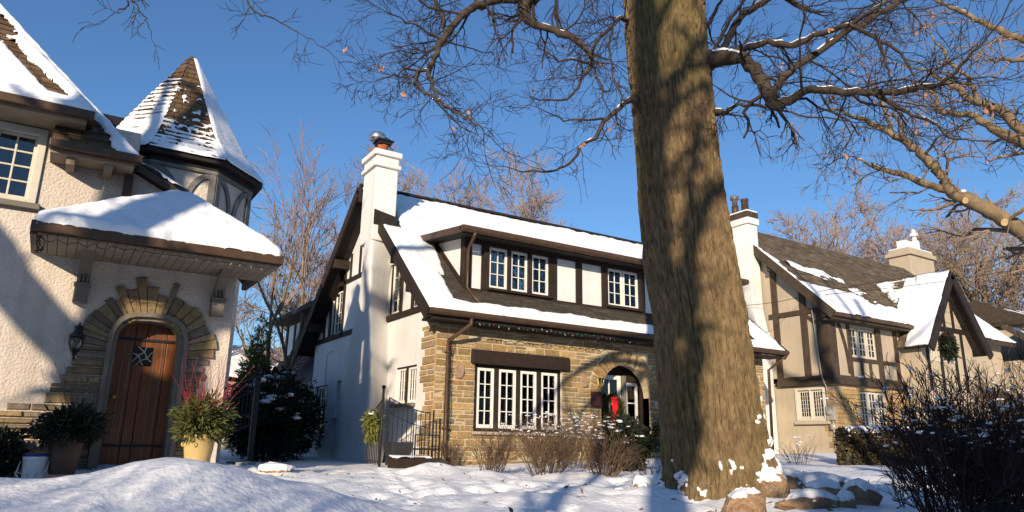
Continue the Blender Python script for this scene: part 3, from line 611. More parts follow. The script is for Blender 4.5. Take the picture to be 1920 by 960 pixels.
# ------------------------------------------------------------------ foliage and branch generators
def needles(name, centers, dirs, m, parent, L=.10, w=.018, seed=0, per=1):
    rg = np.random.default_rng(seed); C = np.repeat(np.asarray(centers, float), per, 0); D = np.repeat(np.asarray(dirs, float), per, 0)
    n = len(C); D = D + rg.normal(0, .55, (n, 3)); D /= np.linalg.norm(D, axis=1, keepdims=True)
    S = np.cross(D, rg.normal(0, 1, (n, 3))); S /= np.linalg.norm(S, axis=1, keepdims=True)+1e-9
    l = L*rg.uniform(.6, 1.3, (n, 1)); ww = w*rg.uniform(.7, 1.3, (n, 1)); C = C + rg.normal(0, L*.25, (n, 3))
    V = np.stack([C-S*ww*.4, C+D*l*.55-S*ww, C+D*l, C+D*l*.55+S*ww], 1).reshape(-1, 3)
    return npmesh(name, V, np.arange(n*4).reshape(-1, 4), m, parent, False)
def ellip_shell(n, c, r, seed, lump=.25, zmin=-1, inner=.35):
    rg = np.random.default_rng(seed); D = rg.normal(0, 1, (n*2, 3)); D /= np.linalg.norm(D, axis=1, keepdims=True); D = D[D[:, 2] > zmin][:n]
    f = (1-inner*rg.random(len(D))**1.5)*(1+lump*fbm(D[:, 0]*2.2, D[:, 1]*2.2, D[:, 2]*2.2, seed, 3)); P = np.array(c)+D*f[:, None]*np.array(r)
    return P, D
def clumps(name, pts, r, m, parent, seed=0, flat=.55):
    rg = random.Random(seed); mb = MB()
    for p in pts:
        for q in range(rg.randrange(2, 5)):
            k = rg.uniform(.35, 1.1)*r; mb.ball((p[0]+rg.gauss(0, r*.9), p[1]+rg.gauss(0, r*.9), p[2]+rg.gauss(0, r*.25)), k, 5, None, (rg.uniform(.8, 1.7), rg.uniform(.8, 1.7), flat*rg.uniform(.7, 1.2)))
    o = mb.build(name, m, parent, True, kind='stuff'); return o
def unit(v): return v/(np.linalg.norm(v)+1e-9)
def grow(out, rg, p, d, L, r, lev, n=5, wob=.18, trop=.03, kids=(3, 4), ang=(.5, 1.0), ratio=(.45, .7), rmin=.0022, taper=.4, tips=None):
    p = np.array(p, float); d = unit(np.array(d, float)); P = [p]; ds = [d]
    for i in range(n):
        d = unit(d + rg.normal(0, wob, 3) + np.array([0, 0, trop])); p = p + d*L/n; P.append(p); ds.append(d)
    R_ = [max(rmin, r*(1-(1-taper)*i/n)) for i in range(n+1)]; out.append((P, R_))
    if tips is not None and lev == 0: tips.append(P[-1])
    if lev <= 0: return
    k = rg.integers(kids[0], kids[1]+1)
    for j in range(k):
        t = .25+.75*(j+rg.random())/k; i = min(n, int(t*n)); a = unit(np.cross(ds[i], rg.normal(0, 1, 3))); th = rg.uniform(*ang)
        dd = ds[i]*math.cos(th)+a*math.sin(th)
        grow(out, rg, P[i], dd, L*rg.uniform(*ratio), R_[i]*.62, lev-1, max(3, n-1), wob*1.1, trop, kids, ang, ratio, rmin, taper, tips)
def twig_along(out, rg, limb, every, L, lev, rk=.35, skip=.1, droop=-.02, rmin=.0022, ang=(.7, 1.3), tips=None):
    P = np.array([q[:3] for q in limb]); rr = np.array([q[3] for q in limb]); seg = np.linalg.norm(np.diff(P, axis=0), axis=1); cum = np.concatenate([[0], np.cumsum(seg)]); T = cum[-1]
    s = skip*T
    while s < T:
        i = min(len(seg)-1, int(np.searchsorted(cum, s)-1)); i = max(i, 0); f = (s-cum[i])/seg[i]; p = P[i]*(1-f)+P[i+1]*f; d = unit(P[i+1]-P[i]); r = rr[i]*(1-f)+rr[i+1]*f
        a = unit(np.cross(d, rg.normal(0, 1, 3))); th = rg.uniform(*ang); dd = d*math.cos(th)+a*math.sin(th)
        grow(out, rg, p, dd, L*rg.uniform(.5, 1.25), min(r*.6, max(.004, r*rk)), lev, 5, .24, droop, (3, 5), (.45, 1.05), (.4, .7), rmin, .45, tips)
        s += every*rg.uniform(.5, 1.5)
    grow(out, rg, P[-1], unit(P[-1]-P[-2]), L, rr[-1], lev, 5, .22, droop, (3, 5), (.4, .9), (.4, .7), rmin, .45, tips)
def smooth_limb(limb, sub=4, jit=.012, seed=0):
    """Catmull-Rom through the measured points"""
    rg = np.random.default_rng(seed); Q = np.array(limb, float); n = len(Q); out = []
    for i in range(n-1):
        p0, p1, p2, p3 = Q[max(i-1, 0)], Q[i], Q[i+1], Q[min(i+2, n-1)]
        for k in range(sub):
            t = k/sub; out.append(.5*((2*p1)+(-p0+p2)*t+(2*p0-5*p1+4*p2-p3)*t*t+(-p0+3*p1-3*p2+p3)*t**3))
    out.append(Q[-1]); out = np.array(out); out[1:-1, :3] += rg.normal(0, jit, (len(out)-2, 3)); out[:, 3] *= 1+rg.normal(0, .06, len(out)); out[:, 3] = np.maximum(out[:, 3], .003)
    return out
def limb_snow(name, limbs, parent, seed=0):
    """snow lying along the upper side of branches, broken into runs"""
    T = []; rg = np.random.default_rng(seed)
    for L in limbs:
        P, r = L[:, :3], L[:, 3]; i = 0
        while i < len(P)-3:
            n = int(rg.integers(2, 6)); seg = slice(i, min(i+n+1, len(P))); d = P[seg][-1]-P[seg][0]; up = np.array([0, 0, 1.])
            slope = abs(d[2])/(np.linalg.norm(d)+1e-9)
            if slope < .75 and rg.random() < .62 and r[i] > .013:
                q = P[seg]+up*r[seg][:, None]*.82*math.sqrt(1-slope*slope*.5); rad = r[seg]*.52*np.concatenate([[.25], np.ones(len(q)-2)*rg.uniform(.8, 1.1), [.25]]) if len(q) > 2 else r[seg]*.3
                T.append((list(q), list(rad)))
            i += n
    T = [(p, r_) for p, r_ in T if len(p) > 2]
    return tubes(name, T, 'snow', parent, 8)
# ------------------------------------------------------------------ left house: cream stucco, arched wooden door under a hipped porch roof, turret
H0 = thing('turreted_house', 'cream stucco house with arched wooden door, snowy porch roof and pointed turret', 'house', (1.0, 11.0, 0))
ay = 11.0
w = MB()
wall_holes(w, (0, ay, 0), UX, NF, -9, 2.1, -.3, 2.95, [(.60, 1.48, .0, 2.14)], .3)
wall_holes(w, (0, ay, 0), UX, NF, -9, .57, 2.95, 4.75, [(-1.70, -.53, 3.45, 4.50)], .3)
w.prism([(.57, ay, 2.95), (2.1, ay, 2.95), (1.24, ay, 3.84), (.66, ay, 4.10), (.57, ay, 4.14)], (0, .3, 0))
w.box(1.8, 2.1, ay+.3, 13.2, -.3, 3.0); w.box(-9, -8.7, ay+.3, 18, -.3, 4.6); w.box(-9, .4, 17.7, 18, -.3, 4.6); w.box(.27, .57, ay+.3, 18, 2.0, 4.3); w.box(-9, 1.8, ay+.3, 17.7, 2.85, 2.95)
w.build('wall', 'stucco_cream', H0)
sm = MB()
def sp0(z):
    L = .12 if z < 1.62 else 2
    lf = -9 if z < .80 else (-.42+rng.uniform(-.03, .03) if z < .92 else (-.02+rng.uniform(-.05, .08) if z < 1.12 else (.13+rng.uniform(-.05, .06) if z < 1.5 else .20+rng.uniform(-.04, .05))))
    return [(lf, .56), (1.53, 1.84+rng.uniform(-.10, .05))]
stone_wall(sm, (0, ay, 0), UX, NF, -.2, 1.66, sp0, PAL_GREY, .08, .15, .2, .5, .012, (.02, .05))
voussoirs(sm, (0, ay, 0), UX, NF, 1.045, 1.60, .47, .88, .0, math.pi, 23, PAL_GREY, .055, (.03, .06), keys=[0]*8+[.16, 0, 0, .24, .02, .12])
sm.build('stone_surround', 'stone', H0)
def arch_out(hw, zs, top):
    P = [(1.045-hw, -.05), (1.045-hw, zs)]
    for i in range(1, 12):
        t = math.pi*(1-i/12); x = 1.045+hw*math.copysign(abs(math.cos(t))**.62, math.cos(t)); z = zs+(top-zs)*abs(math.sin(t))**.8; P.append((x, z))
    return P+[(1.045+hw, zs), (1.045+hw, -.05)]
jm = MB()
for (a, b, y0, y1) in (((.50, 1.68, 2.16), (.44, 1.70, 2.10), ay-.09, ay+.10), ((.445, 1.70, 2.105), (.385, 1.72, 2.05), ay-.03, ay+.30)):
    A, B = arch_out(*a), arch_out(*b)
    for i in range(len(A)-1): jm.add([(p[0], y, p[1]) for y in (y0, y1) for p in (A[i], A[i+1], B[i+1], B[i])], [(0,1,2,3),(7,6,5,4),(0,4,5,1),(2,6,7,3)])
jm.build('door_frame', 'taupe_paint', H0)
dd = MB(); dyy = ay+.27
for i in range(6): dd.box(.64+i*.135, .64+i*.135+.128, dyy, dyy+.05, 0, 2.12)
door = dd.build('door', 'door_wood', H0, bevel=.006)
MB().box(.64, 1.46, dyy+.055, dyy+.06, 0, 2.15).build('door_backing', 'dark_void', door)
mt = MB()
for x in (.775, .865, 1.175, 1.265): mt.box(x-.005, x+.005, dyy-.008, dyy, .1, 2.0)
mt.build('metal_strip', 'pewter', door)
MB().box(.70, 1.44, dyy-.02, dyy-.001, 1.80, 1.835).box(.70, 1.44, dyy-.02, dyy-.001, .36, .40).build('hinge_strap', 'iron', door)
MB().box(.90, 1.14, dyy-.012, dyy-.002, 1.46, 1.72).build('leaded_pane', 'glass_frost', door)
ld = MB(); r2 = random.Random(5)
node = [(.90, 1.5), (.90, 1.62), (.95, 1.72), (1.06, 1.72), (1.14, 1.66), (1.14, 1.52), (1.04, 1.46), (.95, 1.46), (.97, 1.6), (1.04, 1.65), (1.08, 1.56), (1.0, 1.53)]
for a, b in ((0, 8), (1, 8), (2, 9), (3, 9), (4, 10), (5, 10), (6, 11), (7, 11), (8, 9), (9, 10), (10, 11), (11, 8)):
    ld.bar((node[a][0], dyy-.018, node[a][1]), (node[b][0], dyy-.018, node[b][1]), .008, .008, (0, 1, 0))
ld.build('lead_came', 'steel', door)
MB().ball((.74, dyy-.04, 1.02), .03).build('door_knob', 'brass', door, True)
MB().box(.45, 1.65, ay-.6, ay+.3, -.1, .04).build('door_step', 'concrete', H0, bevel=.01)
# upper window
cf = MB(); cf.box(-.63, -.53, ay-.035, ay+.1, 3.45, 4.50); cf.box(-1.70, -.53, ay-.036, ay+.1, 4.40, 4.505); cf.box(-1.19, -1.09, ay-.035, ay+.1, 3.45, 4.40); cf.box(-1.70, -.63, ay-.034, ay+.1, 3.45, 3.50)
cf.build('window_frame', 'cream_paint', H0, bevel=.008); MB().box(-1.8, -.47, ay-.09, ay-.001, 3.37, 3.45).build('window_sill', 'taupe_paint', H0, bevel=.01)
for x in (-1.09, -1.60): casement(H0, (x, ay+.02, 3.50), UX, NF, .46, .90, 2, 4, 'cream_paint', fr=.035, mun=.024, pane='glass', curt=('drape_grey', (.75, 1)) if x > -1.2 else None)
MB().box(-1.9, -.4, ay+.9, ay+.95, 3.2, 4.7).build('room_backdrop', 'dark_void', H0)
# main roof front plane (runs down to a low eave right of the window) with hip
p1 = 1.303
def r1(X, Y): return (X, Y, 4.22+p1*(Y-10.55))
rf = MB(); r1_ = r1; r1 = lambda X, Y: (X, Y, 4.13+p1*(Y-10.55))
rf = MB(); A, B, C_, D = r1(-9, 11.0), r1(.55, 10.55), r1(-4.0, 15.1), r1(-9, 15.1)
rf.add([A, r1(-.47, 11.0), r1(-.47, 10.55), B, C_, D], [(0,1,4,5),(1,2,3,4)]); rf.add([B, (.55, 18.5, 4.22), (-4.0, 15.1, C_[2]), (-4.0, 15.1, C_[2])], [(0,1,2)]); rf.add([(.55, 18.5, 4.22), (-9, 18.5, 4.22), D, C_], [(0,1,2,3)])
roof0 = rf.build('roof', 'timber_black', H0); so_ = roof0.modifiers.new('thick', 'SOLIDIFY'); so_.thickness = .1; so_.offset = 0; r1 = r1_
up = Vector((0, 1, p1)).normalized(); nn = Vector((0, -p1, 1)).normalized()*.01
sh = MB(); shingles(sh, Vector(r1(-4.0, 11.0))+nn, Vector(r1(.10, 11.0))+nn, Vector(r1(-3.2, 14.3))+nn, Vector(r1(-4.0, 14.3))+nn, .17, .24, PAL_SH_BROWN, .03); shingles(sh, Vector(r1(-.47, 10.55))+nn, Vector(r1(.55, 10.55))+nn, Vector(r1(.10, 11.0))+nn, Vector(r1(-.47, 11.0))+nn, .17, .24, PAL_SH_BROWN, .03); sh.build('shingles', 'shingle', roof0)
def m_r1(A, B):
    X = -4.0+A; Y = 10.55+B/1.642; hip = (.57-(Y-10.55)-X)*.66; nz = fbm(X*2.2, Y*3.5, 0, 61, 3); n2 = fbm(X*6, B*9, 0, 63, 3)
    left = np.where(B < .80, X+.45, 9)                                       # the low eave starts right of the window bay
    low = np.minimum(.42-B+.1*n2, .05-X+.2*nz)                                # shaded low corner kept bare by the bay
    upper = np.minimum(np.minimum(hip-.055+.02*n2, B-1.75+.2*nz), 4.1-B)-.10*np.clip(n2-.25, 0, 1)*6   # bare shingles higher up with patches
    seam = .055-np.abs(hip-.19+.06*nz)+.05*n2; seam = np.where((B > .3) & (B < 1.8), seam, -1)
    return np.minimum.reduce([hip+.012, left, -low, -upper, -seam])
snow_sheet('roof_snow', Vector(r1(-4.0, 10.55))+nn*2, UX, up, 4.6, 6.2, m_r1, roof0, .05, .03, .05, 12, .3, wobble=.01, V0=-.05)
MB().bar((-.47, 10.52, 4.17), (.57, 10.52, 4.17), .05, .13).box(-.48, .60, 10.42, 10.49, 4.12, 4.22).build('gutter', 'gutter_brown', H0, bevel=.008)
MB().box(-.46, .52, 10.55, 11.0, 4.07, 4.13).build('soffit', 'soffit', H0)
for x in (-.22, .22): MB().box(x-.05, x+.05, 10.62, 10.98, 3.97, 4.08).build('eave_block', 'soffit', H0)
# gabled hip over the upper window
A, B, AP = (-2.2, 10.42, 4.66), (-.06, 10.42, 4.66), (-1.14, 12.02, 6.24)
r2_ = MB(); r2_.add([A, B, AP, (-.06, 11.0, 4.75), (-2.2, 11.0, 4.75)], [(0,1,2),(1,3,2),(4,0,2)]); bay = r2_.build('bay_roof', 'timber_black', H0)
so_ = bay.modifiers.new('thick', 'SOLIDIFY'); so_.thickness = .06; so_.offset = -1
sl_ = math.hypot(1.6, 1.58)
shb = MB(); q = Vector((0, -.703, .711))*.006; shingles(shb, Vector(A)+q, Vector(B)+q, Vector(AP)+q, Vector(AP)+q, .17, .24, PAL_SH_BROWN, .02); shb.build('shingles', 'shingle', bay)
tm = tri_mask((0, 0), (2.14, 0), (1.06, sl_))
def m_bay(A, B):
    m = tm(A, B); nz = fbm(A*3, B*3, 0, 77, 3); d = (2.14-.48*B-A); st = .075+.07*nz-np.abs(d-.34+.09*nz)
    st = np.where((B > .25) & (B < 1.9), st, -1); return np.minimum(m+.05, -st)
snow_sheet('roof_snow', Vector(A)+q*3, UX, (0, 1.6, 1.58), 2.14, sl_, m_bay, bay, .06, .03, .05, 21, .25, wobble=.01, V0=-.05)
e1 = Vector((0, .62, .05)).normalized()
MB().box(-2.3, -.04, 10.33, 10.43, 4.55, 4.665).box(-.11, -.04, 10.431, 11.0, 4.56, 4.66).build('gutter', 'gutter_brown', H0, bevel=.01)
MB().box(-2.3, -.12, 10.44, 11.0, 4.52, 4.56).build('soffit', 'soffit', H0)
MB().box(-2.2, -.12, 10.98, 11.3, 4.6, 4.75).build('eave_wall', 'stucco_cream', H0)
# low raking board right of the eave
bb = MB(); bb.bar((.57, 10.93, 4.20), (1.26, 10.93, 3.88), .12, .10); each(bb, 'bargeboard', 'timber_brown', H0, bevel=.006)
snow_sheet('roof_snow', (.58, 10.86, 4.27), (.69, 0, -.33), (0, 1, 0), .76, .5, None, H0, .05, .03, .05, 5)
MB().prism([(.57, 10.9, 4.20), (1.28, 10.9, 3.87), (1.28, 10.9, 3.80), (.57, 10.9, 4.13)], (0, .9, 0)).build('lower_roof', 'timber_black', H0)
pb = MB(); pb.box(.44, .55, 10.86, 11.0, 3.55, 4.07); pb.build('wall_post', 'timber_brown', H0, bevel=.008)
# porch roof
PL, PR, PA = Vector((-.46, 9.88, 2.97)), Vector((2.44, 9.88, 2.95)), Vector((1.24, 11.0, 3.93))
pr = MB(); pr.add([PL, PR, PA, (1.24, 11.6, 3.93), (2.44, 12.0, 2.95), (-.46, 11.0, 2.97)], [(0,1,2),(1,4,3,2),(0,2,5)]); porch = pr.build('porch_roof', 'timber_black', H0)
so_ = porch.modifiers.new('thick', 'SOLIDIFY'); so_.thickness = .05; so_.offset = -1
pv = Vector((0, 1.12, .97)); tm2 = tri_mask((0, 0), (2.90, 0), (1.70, pv.length))
snow_sheet('roof_snow', PL+Vector((0, -.02, .0)), UX, pv, 2.9, pv.length, lambda A, B: tm2(A, B)+.07, porch, .10, .035, .05, 33, .12, wobble=.008, V0=-.07)
fa = MB(); fa.box(-.48, 2.46, 9.80, 9.88, 2.83, 2.955); fa.box(2.38, 2.46, 9.881, 12.0, 2.83, 2.955); fa.box(-.48, -.41, 9.881, 11.0, 2.80, 2.955); fa.build('fascia', 'gutter_brown', H0, bevel=.012)
for x in np.arange(-.40, 2.35, .105): MB().box(x, x+.098, 9.885, 10.99, 2.80, 2.826).build('soffit_board', 'soffit', H0)
for xb in (.155, 1.86):
    b = MB(); b.box(xb-.085, xb+.085, 10.84, 10.985, 2.20, 2.42); b.box(xb-.10, xb+.10, 10.82, 10.985, 2.42, 2.46)
    C2 = [(10.985-.0-.115-.50*(t**1.9), 2.46+.34*t) for t in [i/8 for i in range(9)]]
    for i in range(8):
        (y0, z0_), (y1, z1_) = C2[i], C2[i+1]
        b.add([(x, y, z) for x in (xb-.075, xb+.075) for y, z in ((y0, z0_), (y1, z1_), (y1+.13, z1_), (min(10.985, y0+.13), z0_))], [(0,1,2,3),(7,6,5,4),(0,4,5,1),(2,6,7,3)])
    for k in (-.045, 0, .045): b.box(xb+k-.011, xb+k+.011, 10.80, 10.86, 2.47, 2.60)
    b.build('bracket', 'taupe_paint', H0)
# turret
TC = Vector((1.26, 12.80, 0)); ap, ape = 1.15, 1.33
def octa(a, z, flip=0): return [Vector((TC.x+a/math.cos(math.pi/8)*math.cos(math.pi/8+k*math.pi/4), TC.y+a/math.cos(math.pi/8)*math.sin(math.pi/8+k*math.pi/4), z)) for k in range(8)]
tw = MB(); tw.prism(octa(ap, -.3), (0, 0, 5.05)); tw.build('turret_wall', 'stucco_cream', H0)
tm_ = MB()
for k in (4, 5, 6, 7, 3):      # timber faces: 5 is the front, 6 the right-hand one
    P0, P1 = octa(ap, 0)[k], octa(ap, 0)[(k+1) % 8]
    if P0.y > 13.2 and P1.y > 13.2: continue
    d = (P1-P0).normalized(); nrm = Vector((d.y, -d.x, 0)); L = (P1-P0).length
    if nrm.dot((P0+P1)/2-TC) < 0: nrm = -nrm
    def bx(u0, u1, z0_, z1_, dep): tm_.obox(P0+d*u0+zz*z0_, d*(u1-u0), zz*(z1_-z0_), nrm*dep)
    bx(0, .10, 3.80, 4.62, .035); bx(L-.10, L, 3.80, 4.62, .035); bx(-.01, L+.01, 3.66, 3.80, .042); bx(-.01, L+.01, 4.56, 4.75, .045)
    for s_ in (0, 1):
        pts = []
        for i in range(10):
            t = i/9; uu = .10+(L/2-.14)*math.sin(t*math.pi/2); z_ = 4.52-.72*(1-math.cos(t*math.pi/2)); uu = uu if not s_ else L-uu; pts.append(P0+d*uu+zz*z_)
        arc_strip(tm_, pts, .085, nrm, .030, nrm)
tm_.build('timber_frame', 'timber_grey', H0)
tr = MB(); levels = [(ape, 4.80), (1.02, 5.18), (.50, 6.17), (.03, 7.08)]
tr.prism(octa(ape, 4.70), (0, 0, .09)); tr.prism(octa(ape-.12, 4.62), (0, 0, .08)); tr.build('turret_eave', 'timber_black', H0, bevel=.01)
sh = MB()
for k in range(8):
    for (a0, z0_), (a1, z1_) in zip(levels[:-1], levels[1:]):
        q0, q1 = octa(a0, z0_), octa(a1, z1_); shingles(sh, q0[k], q0[(k+1) % 8], q1[(k+1) % 8], q1[k], .115, .17, PAL_SH_BROWN, .022)
troof = sh.build('turret_roof', 'shingle', H0)
def m_tur(k, W0, W1, H0_, off, tot):
    def f(A, B):
        half = W0/2-(W0-W1)/2*B/H0_; side = half-np.abs(A-W0/2); hgt = (B+off)/tot
        nz = fbm(A*5+k*7, B*4, 0, 88+k, 3); course = .5+.5*np.cos((B+off)/.115*2*np.pi)
        patch = np.clip(fbm(A*9+k*3, B*13, 0, 188+k, 2)-.45, 0, 1)*5
        if k == 6: cov = np.where(hgt < .97, 1.0+.3*nz, -1)                       # right-hand face stays white
        elif k == 5: cov = np.maximum((.15-hgt)*5+.8*nz+1.3*(course-.5)+np.where(A-W0/2 < -half*.55, .55, 0)*(hgt < .66)*(hgt > .25), patch-.6-(hgt > .62)*2)
        else: cov = (.55-hgt)*2.6+.5*nz+1.5*(course-.6)
        return np.minimum(side+.03, cov*.12)
    return f
for k in (4, 5, 6, 3):
    off = 0.0; tot = 2.7
    for (a0, z0_), (a1, z1_) in zip(levels[:-1], levels[1:]):
        q0, q1 = octa(a0, z0_), octa(a1, z1_); W0, W1 = (q0[(k+1) % 8]-q0[k]).length, (q1[(k+1) % 8]-q1[k]).length
        mid0, mid1 = (q0[k]+q0[(k+1) % 8])/2, (q1[k]+q1[(k+1) % 8])/2; v = mid1-mid0; u = (q0[(k+1) % 8]-q0[k]).normalized(); n_ = u.cross(v).normalized(); n_ = n_ if n_.z > 0 else -n_
        h = v.length; snow_sheet('roof_snow', q0[k]+n_*.012-v.normalized()*.05, u, v, W0, h+.10, m_tur(k, W0, W1, h, off, tot), troof, .028, .018, .05, 40+k, .3, wobble=.004); off += h
MB().prism([(-6, 14.6, 5.2), (-6, 17.0, 7.35), (-6, 19.4, 5.2)], (8.4, 0, 0)).build('rear_roof', 'timber_black', H0); MB().box(-6, 2.2, 14.9, 19.1, 2.95, 5.25).build('rear_wall', 'stucco_cream', H0)

# wall lantern, pots, bucket, porch lights
LN = thing('wall_lantern', 'black iron wall lantern on the stone beside the arched wooden door', 'lantern', (.19, 10.9, 1.6))
lb = MB(); lb.box(.15, .25, 10.93, 10.96, 1.78, 1.9); lb.tube([(.2, 10.93, 1.86), (.2, 10.80, 1.92), (.19, 10.72, 1.86)], .012, 6); lb.lathe([(.01, .12), (.03, .10), (.05, .03), (.095, -.02), (.09, -.035)], (.19, 10.72, 1.76), 12); lb.lathe([(.03, .0), (.035, -.03), (.012, -.05), (.02, -.07), (.002, -.11)], (.19, 10.72, 1.53), 10)
for i in range(6):
    t = i*math.pi/3; c, s_ = math.cos(t), math.sin(t); c2, s2 = math.cos(t+.9), math.sin(t+.9)
    lb.tube([(.19+.085*c, 10.72+.085*s_, 1.73), (.19+.088*math.cos(t+.45), 10.72+.088*math.sin(t+.45), 1.63), (.19+.04*c2, 10.72+.04*s2, 1.53)], .005, 4)
lb.build('lantern_frame', 'iron', LN, True); MB().lathe([(.075, .2), (.078, .1), (.03, 0)], (.19, 10.72, 1.53), 12).build('lantern_glass', 'glass_frost', LN, True)
PS = thing('porch_lights', 'tangled string of clear mini lights hanging along the porch roof edge', 'lights', (1, 9.9, 2.8))
r2 = random.Random(9); pts = [(-.38+i*.034+r2.uniform(-.01, .01), 9.93+r2.uniform(-.04, .02), 2.79-.05*abs(math.sin(i*.55))*(1 if i < 22 else .25)-r2.uniform(0, .015)) for i in range(82)]
mb = MB().tube(pts, .005, 4)
for k in range(7): mb.tube([(-.36+r2.uniform(-.05, .05), 9.92+r2.uniform(-.03, .03), 2.80-i*.05+r2.uniform(-.02, .02)) for i in range(5)], .005, 4)
mb.build('cable', 'cable_black', PS)
bl = MB().lathe([(.003, -.04), (.006, -.03), (.006, 0)], (0, 0, 0), 6); proto = None
for i in range(24, 80, 4):
    if proto is None: proto = bl.build('bulb', 'bulb_clear', PS); b = proto
    else: b = proto.copy(); COL.objects.link(b)
    b.location = pts[i]; b.rotation_euler = (r2.uniform(-.8, .8), r2.uniform(-.8, .8), 0); b.matrix_parent_inverse = Matrix.Translation(-Vector((1, 9.9, 2.8)))
rg = np.random.default_rng(2)
def pot(label, x, y, z0, hp, r, m, fr, fh, green, twigs, seed):
    t = thing('planter_pot', label, 'planter', (x, y, z0)); mb = MB()
    mb.lathe([(r*.68, 0), (r*.72, .02), (r*.9, hp*.6), (r*.98, hp*.88), (r*1.08, hp*.9), (r*1.08, hp), (r*.95, hp), (r*.9, hp*.9)], (x, y, z0), 26); mb.build('pot', m, t, True)
    if twigs:
        ro = MB(); 
        for a in (-.9, .15): 
            cx, cy = x+r*.98*math.sin(a-.55), y-r*.98*math.cos(a-.55); ro.lathe([(.0, 0), (.018, .004), (.03, 0)], (0, 0, 0), 12)
            for i in range(len(ro.v)-36, len(ro.v)): v = ro.v[i]; ro.v[i] = (cx+v[0], cy-v[2]*3-.004, z0+hp*.72+v[1])
        ro.build('rosette', m, t)
    P, D = ellip_shell(900, (x, y, z0+hp+fh*.38), (fr, fr, fh*.62), seed, .35, -.75, .7); D[:, 2] -= .45*(rg.random(len(D)))
    needles('greenery', P, D, green, t, .11, .012, seed, 3)
    if twigs:
        T = []
        for k in range(38): a = rg.uniform(0, 6.28); grow(T, rg, (x+.06*math.cos(a), y+.06*math.sin(a), z0+hp), (.35*math.cos(a)+.1, .35*math.sin(a), 1), rg.uniform(.45, .85), .005, 1, 5, .08, .02, (1, 2), (.2, .4))
        tubes('twigs', T, 'red_twig', t)
    return t
pot('yellow clay urn of cedar sprays and red twigs right of the wooden door', 1.68, 9.95, .10, .44, .19, 'terracotta_yellow', .27, .40, 'conifer', True, 5)
pl = pot('brown clay pot with evergreen sprays coloured dark for shade left of the wooden door', .26, 10.25, .06, .42, .19, 'gutter_brown', .30, .32, 'conifer_dark', False, 6)
T = []
for k in range(22): a = rg.uniform(0, 6.28); grow(T, rg, (.36+.05*math.cos(a), 10.3, .55), (.3*math.cos(a), .2*math.sin(a), 1), rg.uniform(.5, .8), .004, 1, 5, .1, .02, (1, 3), (.2, .5))
tubes('twigs', T, 'stem_brown', pl)
BK = thing('bucket', 'white plastic bucket with dark blue lid and a wire handle, by the stone wall', 'bucket', (-.02, 10.25, .14))
gz = G(-.02, 10.25); b = MB(); b.lathe([(.105, 0), (.110, .02), (.128, .27), (.134, .275), (.134, .30), (.128, .305), (.128, .32)], (-.02, 10.25, gz-.01), 24); b.build('bucket_body', 'bucket_white', BK, True)
MB().lathe([(.138, .305), (.14, .315), (.138, .335), (.12, .34)], (-.02, 10.25, gz-.01), 24).build('bucket_lid', 'bucket_blue', BK, True)
MB().tube([(-.165, 10.25, gz+.24), (-.19, 10.16, gz+.10), (-.12, 10.07, gz+.02), (0, 10.07, gz+.03), (.10, 10.12, gz+.14), (.118, 10.22, gz+.26)], .007, 6).build('bucket_handle', 'bucket_white', BK, True)
lbm = MB()
for i in range(7): lbm.add([(-.02+.122*math.sin(a)*1.0, 10.25-.122*math.cos(a), gz+.06+i*.017+dz) for a, dz in ((-.55, 0), (.3, 0), (.3, .007), (-.55, .007))], [(0,1,2,3)])
lbm.build('bucket_print', 'label_grey', BK)
# ------------------------------------------------------------------ right-hand house, half-timbered, and its neighbour
H2 = thing('tudor_house', 'tan half-timbered house with brown snow-patched roof, cross gable and jettied corner', 'house', (20, 13.27, .3))
hy = 13.27; e2 = 12.87; p2 = .965; rdg = 16.8; zr = 4.50+p2*(rdg-e2)
rz2 = lambda y: 4.50+p2*(y-e2) if y < rdg else zr-p2*(y-rdg)
w = MB(); wall_holes(w, (20.04, 0, 0), UY, NS, hy+.24, 20.4, -.3, 2.40, [(13.66, 14.60, 1.34, 2.24)], .2)
wall_holes(w, (0, hy+.04, 0), UX, NF, 20.04, 31, -.3, 2.40, [(21.35, 22.75, 1.0, 2.25)], .2)
w.box(20, 31, hy, hy+.2, 2.66, 3.27); w.box(20, 21.05, hy, hy+.2, 3.27, 4.75); w.box(22.5, 31, hy, hy+.2, 3.27, 4.75); w.box(21.05, 22.5, hy, hy+.2, 4.22, 4.75)
w.prism([(20, hy+.2, 2.66), (20, 20.3, 2.66), (20, 20.3, rz2(20.3)-.1), (20, rdg, zr-.1), (20, hy+.2, rz2(hy+.2)-.1)], (.2, 0, 0)); w.box(20.2, 31, 20.1, 20.3, -.3, 4.7); w.prism([(30.8, hy+.2, -.3), (30.8, 20.1, -.3), (30.8, 20.1, 4.6), (30.8, rdg, zr-.15), (30.8, hy+.2, 4.7)], (.2, 0, 0))
w.box(20.3, 30.8, hy+.3, 20, 2.45, 2.6); w.build('wall', 'stucco_tan', H2)
sm = MB(); stone_wall(sm, (0, hy+.04, 0), UX, NF, -.2, 2.36, lambda z: [(20.04, 21.35), (22.75, 26)] if 1.0 < z < 2.25 else [(20.04, 26)], [(.40,.27,.12),(.36,.23,.10),(.42,.30,.15),(.33,.22,.10)], .10, .2, .2, .55)
z = -.1
while z < 2.34: h = rng.uniform(.14, .28); stone(sm, Vector((20.04, 0, 0)), UY, NS, hy+.04, hy+rng.choice([.25, .36, .45]), z, min(z+h-.01, 2.36), .02, rng.choice(PAL_QUOIN)); z += h
sm.build('stone_facing', 'stone', H2)
t = MB(); xs = 19.955
